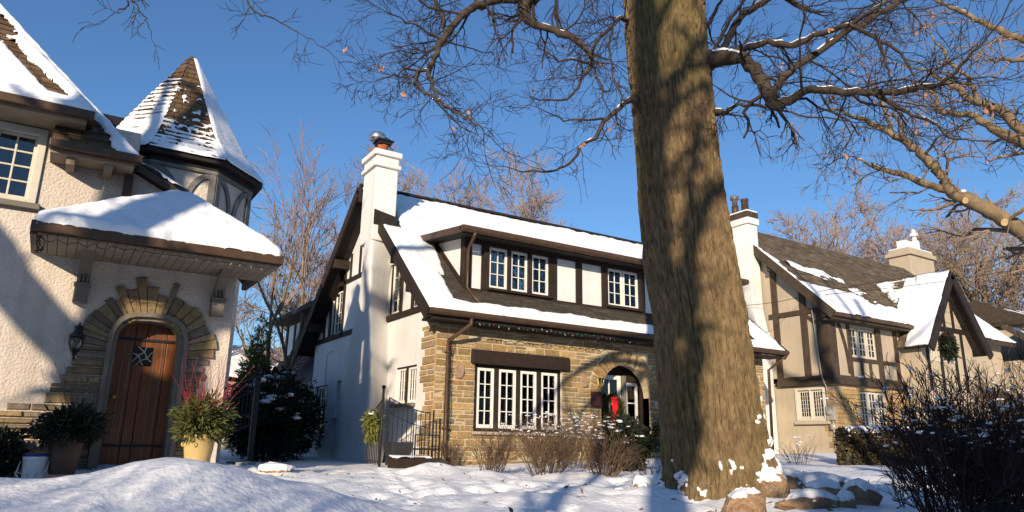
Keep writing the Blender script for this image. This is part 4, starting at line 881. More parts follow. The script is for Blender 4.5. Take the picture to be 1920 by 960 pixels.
t.box(xs-.06, 31, hy-.10, hy+.35, 2.38, 2.52); t.box(xs-.04, 20.3, hy+.351, 15.25, 2.38, 2.52); t.box(xs-.005, 31, hy-.045, hy+.2, 2.52, 2.665); t.box(xs-.005, 20.2, hy+.201, 15.25, 2.52, 2.665)
t.box(xs, 20.02, hy-.045, hy+.38, 2.666, rz2(hy)-.12); t.box(20.021, 20.32, hy-.045, hy+.02, 2.666, 4.55)
for a, b in ((13.98, 14.20), (15.02, 15.24)): t.prism([(xs, a, 2.666), (xs, b, 2.666), (xs, b, rz2(b)-.15), (xs, a, rz2(a)-.15)], (.06, 0, 0))
t.box(xs-.004, 20.03, 13.45, 15.4, 4.62, 4.78)
for a, b in ((20.92, 21.06), (22.48, 22.75), (23.5, 23.7)): t.box(a, b, hy-.04, hy+.02, 2.666, 4.55)
t.box(20.9, 23.7, hy-.042, hy+.02, 3.14, 3.26); t.box(20.02, 23.7, hy-.043, hy+.02, 4.36, 4.6)
for a in (21.5, 21.95): t.box(a, a+.12, hy-.038, hy+.02, 2.666, 3.14)
tf = t.build('timber_frame', 'timber_brown', H2, bevel=.008)
arc = MB(); arc_strip(arc, [(20.36+.52*math.sin(i/9*1.5), hy, 4.5-1.75*(i/9)**1.25) for i in range(10)], .13, NF, .036, NF); arc_strip(arc, [(20, hy+.42+.5*math.sin(i/9*1.2), 4.3+.5*(i/9)) for i in range(6)], .1, NS, .03, NS); each(arc, 'curved_brace', 'timber_brown', H2)
for a, b in ((21.07, 21.50), (21.55, 21.98), (22.03, 22.47)): casement(H2, (a, hy+.03, 3.28), UX, NF, b-a, .93, 2, 4, 'cream_paint', fr=.06, mun=.026, pane='glass', curt=('curtain', (.5, 1)))
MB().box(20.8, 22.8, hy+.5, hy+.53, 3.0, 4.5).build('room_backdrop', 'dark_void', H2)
for i, y in enumerate((14.57, 14.11)):
    c = casement(H2, (20.05, y, 1.36), -UY, NS, .43, .87, 4, 6, 'cream_paint', fr=.06, mun=.010, pane='glass', curt=None)
    MB().add([(20.14, y-.06, 2.2), (20.14, y-.37, 2.2), (20.14, y-.37, 1.98), (20.14, y-.21, 1.86), (20.14, y-.06, 1.96)] if i == 0 else [(20.14, y-.06, 2.2), (20.14, y-.37, 2.2), (20.14, y-.37, 1.92), (20.14, y-.21, 1.88), (20.14, y-.06, 2.02)], [(0,1,2,3,4)]).build('curtain', 'white_paint', c)
fr = MB(); fr.box(19.985, 20.1, 14.57, 14.66, 1.30, 2.3); fr.box(19.985, 20.1, 13.60, 13.68, 1.30, 2.3); fr.box(19.985, 20.1, 14.11, 14.14, 1.30, 2.3); fr.box(19.984, 20.1, 13.68, 14.57, 2.235, 2.3); fr.box(19.97, 20.1, 13.68, 14.57, 1.30, 1.355); fr.build('window_frame', 'cream_paint', H2, bevel=.006)
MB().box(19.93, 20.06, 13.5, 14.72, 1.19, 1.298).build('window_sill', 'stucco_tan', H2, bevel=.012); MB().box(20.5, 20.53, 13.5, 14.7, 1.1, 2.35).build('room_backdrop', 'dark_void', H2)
for a in (21.37, 21.84, 22.31): casement(H2, (a, hy+.07, 1.02), UX, NF, .42, 1.2, 2, 5, 'cream_paint', fr=.06, mun=.022, pane='glass', curt=('curtain', (0, 1)))
# main roof
rf = MB(); th = .14
for (a, b) in (((e2, 4.50), (rdg, zr)), ((rdg, zr), (20.75, 4.50))): rf.prism([(19.7, a[0], a[1]), (19.7, b[0], b[1]), (19.7, b[0], b[1]-th), (19.7, a[0], a[1]-th)], (11.6, 0, 0))
roof2 = rf.build('roof', 'timber_brown', H2); rv = Vector((0, rdg-e2, zr-4.5)); RL = rv.length; nn2 = Vector((0, -p2, 1)).normalized()
sh = MB(); shingles(sh, Vector((19.7, e2, 4.5))+nn2*.005, Vector((31.3, e2, 4.5))+nn2*.005, Vector((31.3, rdg, zr))+nn2*.005, Vector((19.7, rdg, zr))+nn2*.005, .15, .26, PAL_SH_GREY, .016, .28); sh.build('shingles', 'shingle', roof2)
def m_h2(A, B):
    nz = fbm(A*.9, B*2.2, 0, 101, 4); course = .5+.5*np.cos(B/.15*2*np.pi)
    low = 1.75-B-.12*A + .45*nz + .12*course            # lower band is still white
    verge = .30-A+.12*nz+np.where(B > 3.9, -1, 0)
    streak = .16-np.abs(B-3.1+.17*A)+.3*nz-.05; streak = np.where((A > .8) & (A < 3.4), streak, -1)
    st2 = .10-np.abs(B-2.75+.05*A)+.4*nz-.17; st2 = np.where((A > 6) & (A < 9.5), st2, -1); right = A-8.6-.4*B+.8*nz
    right = np.where(A > 8.2, np.minimum(right, 3.4-B), -1)
    return np.maximum.reduce([low, verge, streak, st2, right])*.25
snow_sheet('roof_snow', Vector((19.7, e2-.03, 4.5))+nn2*.015, UX, rv, 11.55, RL-.05, m_h2, roof2, .055, .05, .05, 102, .25)
bb = MB(); bb.bar((19.66, e2-.03, 4.42), (19.66, rdg, zr-.08), .06, .27); bb.bar((19.66, 20.8, 4.42), (19.66, rdg, zr-.08), .06, .27); each(bb, 'bargeboard', 'timber_brown', H2, bevel=.008)
for y in (13.2, 15.05): MB().box(19.7, 20.0, y-.09, y+.09, rz2(y)-.42, rz2(y)-.16).build('purlin_end', 'timber_brown', H2, bevel=.01)
MB().box(19.7, 24, e2-.10, e2-.01, 4.38, 4.49).build('gutter', 'gutter_brown', H2, bevel=.01); MB().box(19.75, 24, e2, hy, 4.30, 4.36).build('soffit', 'timber_brown', H2)
# chimney on the side wall, and ridge chimney
c = MB(); c.box(19.42, 20.0, 15.42, 17.2, -.2, 4.2); c.prism([(19.42, 15.42, 4.2), (19.42, 17.2, 4.2), (19.42, 16.6, 5.0), (19.42, 15.56, 5.0)], (.5, 0, 0)); c.box(19.42, 19.92, 15.56, 16.6, 5.0, 7.95)
c.box(19.37, 19.97, 15.50, 16.66, 7.95, 8.18); chm = c.build('chimney', 'stucco_white', H2, bevel=.02)
MB().box(19.38, 19.96, 15.51, 16.65, 8.181, 8.40).build('chimney_cap', 'timber_brown', chm, bevel=.02); MB().box(19.39, 19.95, 15.52, 16.64, 8.40, 8.46).build('chimney_snow', 'snow', chm, bevel=.03)
each(MB().lathe([(.13, 0), (.12, .42), (.14, .44), (.14, .50)], (19.67, 15.82, 8.44), 14).lathe([(.12, 0), (.12, .36)], (19.67, 16.25, 8.44), 14), 'flue_pot', 'gutter_brown', chm, True); MB().lathe([(.09, 0), (.09, .22), (.15, .24), (.15, .36), (.02, .38)], (19.67, 16.25, 8.8), 14).build('vent_cowl', 'pewter', chm, True)
c = MB(); c.box(31.6, 33.6, 16.6, 17.6, 6.5, 8.95); c.box(31.5, 33.7, 16.5, 17.7, 8.95, 9.15); c.box(31.6, 33.6, 16.6, 17.6, 9.15, 9.3); rc = c.build('ridge_chimney', 'stucco_tan', H2, bevel=.03)
each(MB().box(31.9, 32.5, 16.9, 17.3, 9.3, 9.75).lathe([(.2, 0), (.19, .6), (.1, .62), (.1, .8), (.22, .84), (.18, .98), (.08, 1.02), (.12, 1.12), (.02, 1.2)], (33.1, 17.1, 9.3), 12), 'flue_pot', 'white_paint', rc)
MB().box(31.62, 33.58, 16.62, 17.58, 9.30, 9.36).build('chimney_snow', 'snow', rc, bevel=.03)
# cross gable
GX0, GXc, GX1, GY_, gz0, gzp = 23.65, 25.55, 27.5, 12.15, 3.72, 6.42
gb = MB(); sL = (gzp-gz0)/(GXc-GX0); sR = (gzp-gz0)/(GX1-GXc)
gb.prism([(GX0+.25, GY_+.45, .0), (GX1-.25, GY_+.45, .0), (GX1-.25, GY_+.45, gz0+.2), (GXc, GY_+.45, gzp-.15), (GX0+.25, GY_+.45, gz0+.2)], (0, .2, 0)); gb.box(GX0+.25, GX0+.45, GY_+.65, hy, 0, 3.9); gb.build('gable_wall', 'stucco_tan', H2)
gr = MB(); yb = lambda z: e2+(z-4.5)/p2
gr.add([(GX0, GY_, gz0), (GXc, GY_, gzp), (GXc, yb(gzp)+.1, gzp), (GX0, 13.0, gz0)], [(0,1,2,3)]); gr.add([(GX1, GY_, gz0), (GXc, GY_, gzp), (GXc, yb(gzp)+.1, gzp), (GX1, 13.0, gz0)], [(0,1,2,3)])
grf = gr.build('gable_roof', 'timber_black', H2); so_ = grf.modifiers.new('thick', 'SOLIDIFY'); so_.thickness = .1; so_.offset = 0
gv = Vector((GXc-GX0, 0, gzp-gz0)); gL = gv.length
def m_gb(A, B):
    z = gz0+B/gL*(gzp-gz0); back = np.maximum(yb(z), 13.0)-GY_-A; nz = fbm(A*2, B*2, 0, 55, 3); lines = .03-np.abs(A-1.15+.05*nz)+.05*nz-.02; course = .5+.5*np.cos(B/.15*2*np.pi)
    bare = np.where((A > 1.5) & (B > 1.2), .10*course+.14*nz-.10+.05*(B-2), -1)
    return np.minimum.reduce([back, -lines, -bare])
nl = Vector((-(gzp-gz0), 0, GXc-GX0)).normalized(); shl = MB(); shingles(shl, Vector((GX0, 13.6, gz0))+nl*.055, Vector((GX0, GY_, gz0))+nl*.055, Vector((GXc, GY_, gzp))+nl*.055, Vector((GXc, 14.9, gzp))+nl*.055, .15, .25, PAL_SH_GREY, .012); shl.build('shingles', 'shingle', grf)
snow_sheet('roof_snow', Vector((GX0, GY_-.02, gz0))+nl*.065, UY, gv, 3.0, gL, m_gb, grf, .06, .04, .05, 56, .25)
gv2 = Vector((GXc-GX1, 0, gzp-gz0)); nr = Vector(((gzp-gz0), 0, GX1-GXc)).normalized()
snow_sheet('roof_snow', Vector((GX1, GY_-.02, gz0))+nr*.06, UY, gv2, 3.0, gv2.length, lambda A, B: np.maximum(yb(gz0+B/gv2.length*(gzp-gz0)), 13.0)-GY_-A+.02*A, grf, .06, .05, .05, 57)
bb = MB(); bb.bar((GX0-.02, GY_-.03, gz0-.08), (GXc, GY_-.03, gzp-.10), .07, .30); bb.bar((GX1+.02, GY_-.03, gz0-.08), (GXc, GY_-.03, gzp-.10), .07, .30); each(bb, 'bargeboard', 'timber_black', H2)
t = MB(); yy = GY_+.41
t.box(24.2, 26.9, yy, yy+.05, 4.42, 4.58)
for a, zt_ in ((24.55, 5.0), (25.05, 5.7), (25.5, 6.25), (26.1, 5.5)): t.box(a, a+.13, yy+.004, yy+.05, 4.58, zt_-.05)
for a in (24.2, 25.0, 25.95, 26.5): t.box(a, a+.14, yy+.004, yy+.05, 2.4, 4.42)
t.build('timber_frame', 'timber_black', H2)
for a in (24.36, 24.68, 25.16, 25.56): casement(H2, (a, yy+.02, 3.35), UX, NF, .32 if a < 25 else .39, 1.02, 2, 4, 'cream_paint', fr=.05, mun=.022, pane='glass_dark')
# small wing gutter elbow and meter
MT = MB(); MT.box(19.93, 20.03, 13.30, 13.58, 1.30, 1.72); MT.lathe([(.085, 0), (.085, .05), (.07, .06)], (0, 0, 0), 16)
for i in range(len(MT.v)-48, len(MT.v)): v = MT.v[i]; MT.v[i] = (19.93-v[2], 13.45+v[0], 1.54+v[1])
mtr = MT.build('electric_meter', 'meter_grey', H2, bevel=.01)
MB().tube([(19.965, 13.50, 1.72), (19.95, 13.50, 2.3), (19.85, 13.52, 2.55), (19.91, 13.6, 2.7), (19.91, 13.75, 5.1), (19.86, 13.75, 5.2)], .022, 8).tube([(19.98, 13.4, 1.3), (19.98, 13.38, .2)], .025, 8).box(19.94, 20.03, 13.33, 13.52, 1.02, 1.2).build('conduit', 'meter_grey', mtr, True)

H3 = thing('cream_house', 'cream stucco house with stepped snow-covered roofs beyond the cross gable', 'house', (33, 14, .3))
w = MB(); w.box(33.2, 44, 13.2, 19, -.2, 5.55); w.box(31.6, 33.19, 11.9, 16, -.2, 3.9); w.build('wall', 'stucco_tan', H3)
w2 = MB(); w2.add([(32.9, 12.8, 5.5), (44.3, 12.8, 5.5), (44.3, 15.6, 6.9), (34.6, 15.6, 6.9), (32.9, 19, 5.5)], [(0,1,2,3),(0,3,4)]); hr = w2.build('hip_roof', 'timber_brown', H3); so_ = hr.modifiers.new('t', 'SOLIDIFY'); so_.thickness = .16; so_.offset = -1
snow_sheet('roof_snow', (32.9, 12.78, 5.53), UX, (0, 2.8, 1.4), 11.3, 3.1, lambda A, B: A-.55*B, hr, .10, .10, .08, 70)
snow_sheet('roof_snow', (34.6, 15.6, 6.93), (-1.7, 0, -1.4), (0, 1, 0), 2.2, 3.4, lambda A, B: B*1.6+.0-A*1.0+2.2 - 2.2*(1-A/2.2), hr, .08, .10, .08, 71)
w3 = MB(); w3.add([(30.6, 11.6, 3.95), (38, 11.6, 3.95), (38, 13.3, 5.2), (31.3, 13.3, 5.2)], [(0,1,2,3)]); lr = w3.build('lower_roof', 'timber_brown', H3); so_ = lr.modifiers.new('t', 'SOLIDIFY'); so_.thickness = .15; so_.offset = -1
snow_sheet('roof_snow', (30.6, 11.58, 3.98), UX, (0, 1.7, 1.25), 7.4, 2.1, lambda A, B: A-.35*B, lr, .10, .08, .08, 72)
PC = thing('power_cables', 'two black overhead cables crossing in front of the half-timbered right house', 'cables', (19.9, 13.8, 5.3))
for a, b, sag in (((19.86, 13.76, 5.25), (25.57,8.68,6.67), .10), ((19.86, 13.76, 5.15), (25.54,8.75,6.14), .12), ((19.86, 13.76, 5.2), (17.3, 14.2, 4.62), .06)):
    a, b = Vector(a), Vector(b); MB().tube([a.lerp(b, i/24)-zz*sag*math.sin(math.pi*i/24) for i in range(25)], .009, 5).build('cable', 'cable_black', PC)
# ------------------------------------------------------------------ trees
LIMBS={
 'R1':[(5.45,4.71,4.52,0.1201),(5.48,4.35,4.38,0.0796),(5.49,4.18,4.17,0.0732),(5.47,4.03,3.84,0.0722),(5.5,3.99,3.71,0.0722),(5.58,3.88,3.73,0.0516),(5.67,3.76,3.8,0.0464),(5.67,3.57,3.73,0.0406),(5.71,3.31,3.61,0.04),(5.72,3.08,3.51,0.0345),(5.74,2.82,3.43,0.0291),(5.74,2.61,3.39,0.0191),(5.71,2.42,3.44,0.0141),(5.69,2.2,3.58,0.0092)],
 'R1b':[(5.49,4.01,3.78,0.0412),(5.63,3.99,4.01,0.0418),(5.83,3.87,4.2,0.0425),(6.16,3.73,4.48,0.0382),(6.35,3.61,4.65,0.0387),(6.67,3.43,4.86,0.0398),(6.94,3.33,5.1,0.035)],
 'R2':[(5.48,4.67,4.55,0.0546),(5.58,4.39,4.52,0.0377),(5.66,4.12,4.51,0.0371),(5.71,3.88,4.37,0.0366),(5.77,3.6,4.38,0.0309),(5.81,3.34,4.35,0.0254),(5.83,3.09,4.38,0.02),(5.93,2.89,4.46,0.015)],
 'R2b':[(5.81,3.34,4.35,0.0203),(5.73,3.07,4.05,0.0197),(5.71,2.89,3.82,0.017),(5.66,2.78,3.59,0.0119),(5.58,2.7,3.36,0.0085)],
 'R2c':[(5.73,3.07,4.05,0.0197),(5.58,2.92,3.71,0.0143),(5.5,2.86,3.46,0.0113),(5.41,2.82,3.22,0.0074)],
 'R1c':[(5.68,3.15,3.53,0.0246),(5.63,2.83,3.2,0.0191),(5.61,2.63,3.01,0.0141),(5.56,2.51,2.83,0.0092),(5.55,2.29,2.72,0.0055)],
 'R3':[(5.46,4.69,3.91,0.0546),(5.38,4.48,3.79,0.0318),(5.38,4.32,3.81,0.0209),(5.47,4.04,3.7,0.0155),(5.55,3.76,3.52,0.0102),(5.69,3.53,3.43,0.0071)],
 'R4':[(5.6,4.68,4.63,0.0498),(5.68,4.59,4.87,0.0443),(5.85,4.53,5.13,0.0449),(6.05,4.43,5.29,0.0398),(6.12,4.34,5.35,0.0341)],
 'R5':[(5.55,4.75,4.66,0.0221),(5.57,4.57,4.88,0.0218),(5.62,4.34,5.1,0.0188)],
 'R6':[(5.58,4.86,4.99,0.0224),(5.66,4.77,5.23,0.0224),(5.73,4.69,5.38,0.0168)],
 'L1':[(4.88,5.3,5.78,0.0983),(4.38,5.46,5.57,0.0902),(3.93,5.55,5.28,0.0825),(3.66,5.61,5.05,0.0762),(3.63,5.51,4.77,0.055),(3.77,5.42,4.69,0.045),(3.95,5.29,4.6,0.045),(4.1,5.17,4.45,0.035),(4.17,5.12,4.32,0.03),(4.16,5.13,4.24,0.025),(4.02,5.11,4.02,0.0197),(3.89,5.08,3.82,0.0146)],
 'L1b':[(3.66,5.61,5.07,0.0508),(3.44,5.63,5.01,0.04),(3.13,5.58,4.81,0.0485),(2.92,5.58,4.63,0.043),(2.76,5.55,4.38,0.0376),(2.63,5.5,4.14,0.0324),(2.54,5.44,3.91,0.0273),(2.5,5.46,3.81,0.0273),(2.5,5.35,3.63,0.0179),(2.51,5.23,3.43,0.0176),(2.57,5.09,3.29,0.013),(2.66,4.93,3.15,0.0102),(2.72,4.78,3.01,0.0075),(2.79,4.74,2.93,0.005)],
 'L1c':[(2.5,5.46,3.81,0.0182),(2.41,5.5,3.79,0.0182),(2.37,5.4,3.62,0.0179),(2.41,5.38,3.55,0.0157),(2.49,5.24,3.41,0.0132)],
 'L1d':[(2.69,5.53,4.3,0.0186),(2.7,5.58,4.45,0.0235),(2.69,5.7,4.64,0.0239),(2.69,5.81,4.87,0.0194)],
 'L1e':[(2.61,5.51,4.21,0.0139),(2.45,5.48,4.23,0.0114),(2.27,5.45,4.23,0.0089),(2.05,5.43,4.24,0.0057)],
 'L1f':[(2.41,5.5,3.79,0.0114),(2.27,5.45,3.76,0.0112),(2.18,5.37,3.63,0.0088),(2.03,5.33,3.53,0.0052)],
 'L1g':[(4.16,5.13,4.24,0.015),(3.98,5.14,4.25,0.0148),(3.79,5.16,4.19,0.0121),(3.6,5.17,4.24,0.0076),(3.42,5.17,4.28,0.0047)],
 'L1h':[(4.17,5.11,4.22,0.0125),(4.16,4.99,3.98,0.0108),(4.18,4.98,3.81,0.0079)],
 'L2':[(4.73,5.16,4.04,0.0425),(4.53,5.07,3.87,0.0309),(4.3,5.01,3.66,0.025),(4.18,4.98,3.54,0.0246),(4.06,4.95,3.35,0.0218),(3.85,4.86,3.2,0.0188),(3.59,4.81,2.9,0.0136),(3.38,4.84,2.81,0.0107),(3.11,4.9,2.79,0.0062)],
 'L2b':[(4.18,4.98,3.59,0.0148),(3.93,4.92,3.49,0.0119),(3.71,4.97,3.45,0.0094),(3.49,5.0,3.49,0.0055)],
 'L3':[(4.79,5.24,5.04,0.0323),(4.58,5.16,4.94,0.0262),(4.46,5.13,4.79,0.0206),(4.29,5.14,4.6,0.0203),(4.17,5.11,4.43,0.015)],
 'L3b':[(4.46,5.13,4.79,0.0155),(4.37,5.08,4.42,0.0127),(4.33,4.98,4.09,0.009),(4.4,4.92,3.81,0.006)],
 'T1':[(0.76,5.45,4.08,0.0167),(0.88,5.33,3.82,0.0123),(0.93,5.22,3.7,0.01),(1.05,5.19,3.67,0.008),(1.15,5.17,3.64,0.0072),(1.27,5.04,3.51,0.0055),(1.43,5.0,3.44,0.004)],
 'T2':[(0.1,5.2,3.62,0.0118),(0.06,5.2,3.48,0.0099),(0.02,5.2,3.38,0.0071),(-0.03,5.2,3.32,0.004)],
 'T3':[(0.08,5.2,3.48,0.0079),(0.14,5.2,3.42,0.0063),(0.19,5.2,3.36,0.0047),(0.23,5.19,3.25,0.004)],
 'D1':[(7.62,2.45,1.94,0.1819),(7.56,2.63,2.17,0.1456),(7.47,2.85,2.47,0.1092),(7.31,2.98,2.65,0.0958),(7.15,3.12,2.8,0.0887),(7.08,3.26,2.95,0.0769),(7.06,3.32,3.13,0.065),(7.02,3.39,3.28,0.0591),(6.97,3.5,3.45,0.0532),(6.91,3.62,3.6,0.0473),(6.83,3.77,3.75,0.0355),(6.73,3.94,3.9,0.0237),(6.66,4.06,4.01,0.0177),(6.57,4.2,4.01,0.0095)],
 'D1b':[(7.07,3.29,2.95,0.0473),(6.91,3.4,3.01,0.0467),(6.76,3.48,3.08,0.0403),(6.6,3.57,3.13,0.0341),(6.54,3.67,3.19,0.0284),(6.4,3.71,3.25,0.014),(6.34,3.81,3.3,0.0079)],
 'D1c':[(6.9,3.64,3.61,0.0355),(6.97,3.71,3.83,0.0299),(7.05,3.78,4.06,0.0243),(7.12,3.86,4.28,0.0184),(7.17,3.98,4.54,0.0124)],
 'D1d':[(6.93,3.58,3.55,0.0237),(6.94,3.55,3.66,0.0237),(7.01,3.64,3.83,0.021),(6.98,3.7,3.89,0.015)],
 'D1e':[(7.34,2.92,2.58,0.024),(7.3,2.75,2.65,0.0177),(7.36,2.59,2.73,0.0118)],
 'D2':[(8.16,2.4,2.67,0.1031),(8.07,2.67,3.17,0.0902),(7.98,2.91,3.51,0.0773),(7.92,3.08,3.7,0.0644),(7.85,3.25,3.92,0.0516),(7.78,3.42,4.01,0.0451),(7.71,3.57,4.11,0.0387),(7.72,3.55,4.22,0.0258),(7.7,3.59,4.32,0.0193),(7.65,3.7,4.38,0.0129)],
 'D3':[(8.43,2.53,2.93,0.1067),(8.35,2.79,3.39,0.0867),(8.27,3.0,3.76,0.0734),(8.21,3.18,4.09,0.06),(8.14,3.35,4.22,0.0534),(8.09,3.47,4.4,0.0467),(8.03,3.59,4.56,0.0334),(7.98,3.72,4.7,0.02),(7.89,3.9,4.83,0.0133)],
 'D3b':[(8.14,3.34,4.24,0.0334),(8.14,3.34,4.38,0.0334),(8.21,3.44,4.61,0.027),(8.25,3.6,4.85,0.0273),(8.23,3.63,5.02,0.0205),(8.28,3.77,5.32,0.0138)],
 'D4':[(7.9,2.2,3.89,0.0746),(7.83,2.42,4.23,0.0622),(7.75,2.67,4.5,0.0497),(7.68,2.86,4.69,0.0435),(7.63,3.01,4.89,0.0373),(7.57,3.15,5.05,0.0311),(7.53,3.25,5.16,0.0249),(7.47,3.37,5.31,0.0186)],
 'D5':[(7.13,1.97,3.66,0.0505),(7.06,2.23,3.83,0.0337),(6.99,2.44,3.92,0.0281),(6.95,2.54,3.98,0.0224),(6.91,2.65,4.0,0.0168),(6.88,2.73,4.05,0.0084)],
}

# measured heights, centres and radii of the big trunk
TRUNK = [(-.35, 5.415, 4.865, .80), (-.05, 5.415, 4.865, .66), (.10, 5.418, 4.863, .585), (.29, 5.42, 4.86, .525), (.43, 5.40, 4.885, .497), (.78, 5.379, 4.912, .474), (1.18, 5.368, 4.926, .457), (1.71, 5.349, 4.948, .447), (2.37, 5.30, 5.0, .449), (2.95, 5.266, 5.036, .439), (3.61, 5.252, 5.051, .432), (4.37, 5.224, 5.08, .440), (4.97, 5.209, 5.096, .440), (5.4, 5.209, 5.096, .45), (5.95, 5.21, 5.09, .50), (6.6, 5.2, 5.1, .42), (7.6, 5.1, 5.2, .33), (9.5, 5.0, 5.4, .25), (12.5, 5.1, 5.5, .12)]
OAK = thing('oak_tree', 'massive bare oak with ridged mossy trunk leaning left before the houses', 'tree', (5.415, 4.865, 0))
TA = np.array(TRUNK); nz_, na = 520, 600
zv = np.concatenate([np.linspace(-.35, 6.1, 820), np.linspace(6.2, 12.5, 40)]); av = np.arange(na)*2*np.pi/na
Z, A_ = np.meshgrid(zv, av, indexing='ij'); r_ = np.interp(zv, TA[:, 0], TA[:, 3])[:, None]; cx_ = np.interp(zv, TA[:, 0], TA[:, 1])[:, None]; cy_ = np.interp(zv, TA[:, 0], TA[:, 2])[:, None]
ca, sa = np.cos(A_), np.sin(A_); flare = np.clip((.6-Z)/.8, 0, 1)**1.8
ru = r_*(1+.03*fbm(ca*1.2, sa*1.2, Z*.5, 5, 3) + flare*.20*np.maximum(0, np.cos(A_*4+.6)+.3*np.cos(A_*7)))
warp = .45*fbm(ca*3, sa*3, Z*2.0, 8, 3)
n1 = vnoise(ca*14+warp, sa*14+warp, Z*2.2, 2); n2 = vnoise(ca*25+warp*2, sa*25-warp*2, Z*5.0, 9); rid = 1-np.exp(-(n1/.20)**2); rid2 = 1-np.exp(-(n2/.26)**2); fine = fbm(ca*30, sa*30, Z*14, 6, 2)
ru = ru + .026*(rid-.7) + .016*(rid2-.7) + .006*n1 + .005*fine
knob = .05*np.exp(-((A_-2.9)/.10)**2-((Z-3.55)/.09)**2); ru = ru+knob
Vt = np.stack([cx_+ru*ca, cy_+ru*sa, Z], -1).reshape(-1, 3); fi, fj = np.meshgrid(np.arange(len(zv)-1), np.arange(na), indexing='ij'); a_ = fi*na+fj; b_ = fi*na+(fj+1) % na
tk = npmesh('trunk', Vt, np.stack([a_, b_, b_+na, a_+na], -1).reshape(-1, 4), 'bark_oak', OAK)
# snow caught in the bark of the root flare
sel = (zv > .0) & (zv < .95); zi = np.where(sel)[0]; Zs, As = Z[zi], A_[zi]; aw = (As+.55+np.pi) % (2*np.pi)-np.pi      # 0 where the roots face right of the camera
ms = .95*fbm(np.cos(As)*7, np.sin(As)*7, Zs*9, 33, 3)+.5*fbm(np.cos(As)*18, np.sin(As)*18, Zs*22, 36, 2)-.27-np.abs(Zs-.16-.32*np.exp(-(aw/.75)**2))*2.6/(1+1.2*np.exp(-(aw/.8)**2))+.35*np.exp(-(aw/.9)**2)
tt = np.where(ms > 0, .012+.026*np.sqrt(np.clip(ms, 0, 1)), -.03)[..., None]; Vs = Vt.reshape(len(zv), na, 3)[zi]+np.stack([ca[zi]*.8, sa[zi]*.8, .5+0*Zs], -1)*tt
i_, j_ = np.meshgrid(np.arange(len(zi)-1), np.arange(na), indexing='ij'); q0 = i_*na+j_; q1 = i_*na+(j_+1) % na; Fs = np.stack([q0, q1, q1+na, q0+na], -1).reshape(-1, 4); Fs = Fs[(ms.reshape(-1)[Fs] > 0).any(1)]
npmesh('trunk_snow', Vs.reshape(-1, 3), Fs, 'snow', tk)
rg = np.random.default_rng(42); big, tw_, tips, sn = [], [], [], []
KEY = dict(R1=(.10, .75, 2), R1b=(.13, .65, 2), R2=(.12, .65, 2), R2b=(.10, .5, 2), R2c=(.11, .45, 1), R1c=(.10, .5, 2), R3=(.11, .5, 2), R4=(.13, .6, 2), R5=(.2, .5, 2), R6=(.2, .5, 1), L1=(.14, .5, 2), L1b=(.085, .55, 2), L1c=(.10, .5, 2), L1d=(.07, .6, 2), L1e=(.07, .5, 2), L1f=(.08, .45, 2), L1g=(.075, .5, 2), L1h=(.075, .42, 2), L2=(.13, .42, 1), L2b=(.13, .38, 1), L3=(.06, .5, 2), L3b=(.09, .45, 2), T1=(.12, .3, 1), T2=(.14, .24, 1), T3=(.12, .18, 1))
for k, (ev, L, lv) in KEY.items():
    l = smooth_limb(LIMBS[k], 4, .008, len(k)+ord(k[0])); l[:, 3] *= .88; ev *= 1.25; big.append(l)
    if k[0] == 'T': l[:, 3] = np.maximum(l[:, 3]*.8, .0025)
    twig_along(tw_, rg, l, ev, L, lv, tips=tips, skip=.16 if k in ('L1', 'R1', 'L2') else .05)
# connect the overhead limbs (out of view) to the trunk
for a, b in (((5.2, 5.1, 5.9), LIMBS['T1'][0]), ((5.2, 5.1, 6.4), LIMBS['T2'][0])):
    a, b0 = np.array(a), np.array(b[:3]); big.append(np.array([[*(a*(1-t)+b0*t+np.array([0, 0, .9*math.sin(math.pi*t)])), .10*(1-t)+b[3]*t] for t in np.linspace(0, 1, 9)]))
a = np.array((5.15, 5.1, 6.0)); b0 = np.array(LIMBS['L1'][0][:3]); big.append(np.array([[*(a*(1-t)+b0*t), .16*(1-t)+LIMBS['L1'][0][3]*t] for t in np.linspace(0, 1, 6)]))
for k in ('R1', 'R2', 'R3', 'R4', 'R5', 'R6', 'L2', 'L3'):
    q = LIMBS[k][0]; c = np.array([np.interp(q[2]-.12, TA[:, 0], TA[:, 1]), np.interp(q[2]-.12, TA[:, 0], TA[:, 2]), q[2]-.18]); big.append(np.array([[*(c*(1-t)+np.array(q[:3])*t), q[3]*(1.7-.7*t)] for t in np.linspace(.2, 1, 5)]))
tubes('limbs', [(list(l[:, :3]), list(l[:, 3])) for l in big], 'bark_limb', OAK, 6)
tubes('crown', tw_, 'twig_dark', OAK)
limb_snow('branch_snow', big, OAK, 3)
lf = [tips[i] for i in rg.choice(len(tips), 34, replace=False)]; needles('dry_leaves', lf, [(0, 0, -1)]*len(lf), 'leaf_dry', OAK, .055, .016, 3, 3)

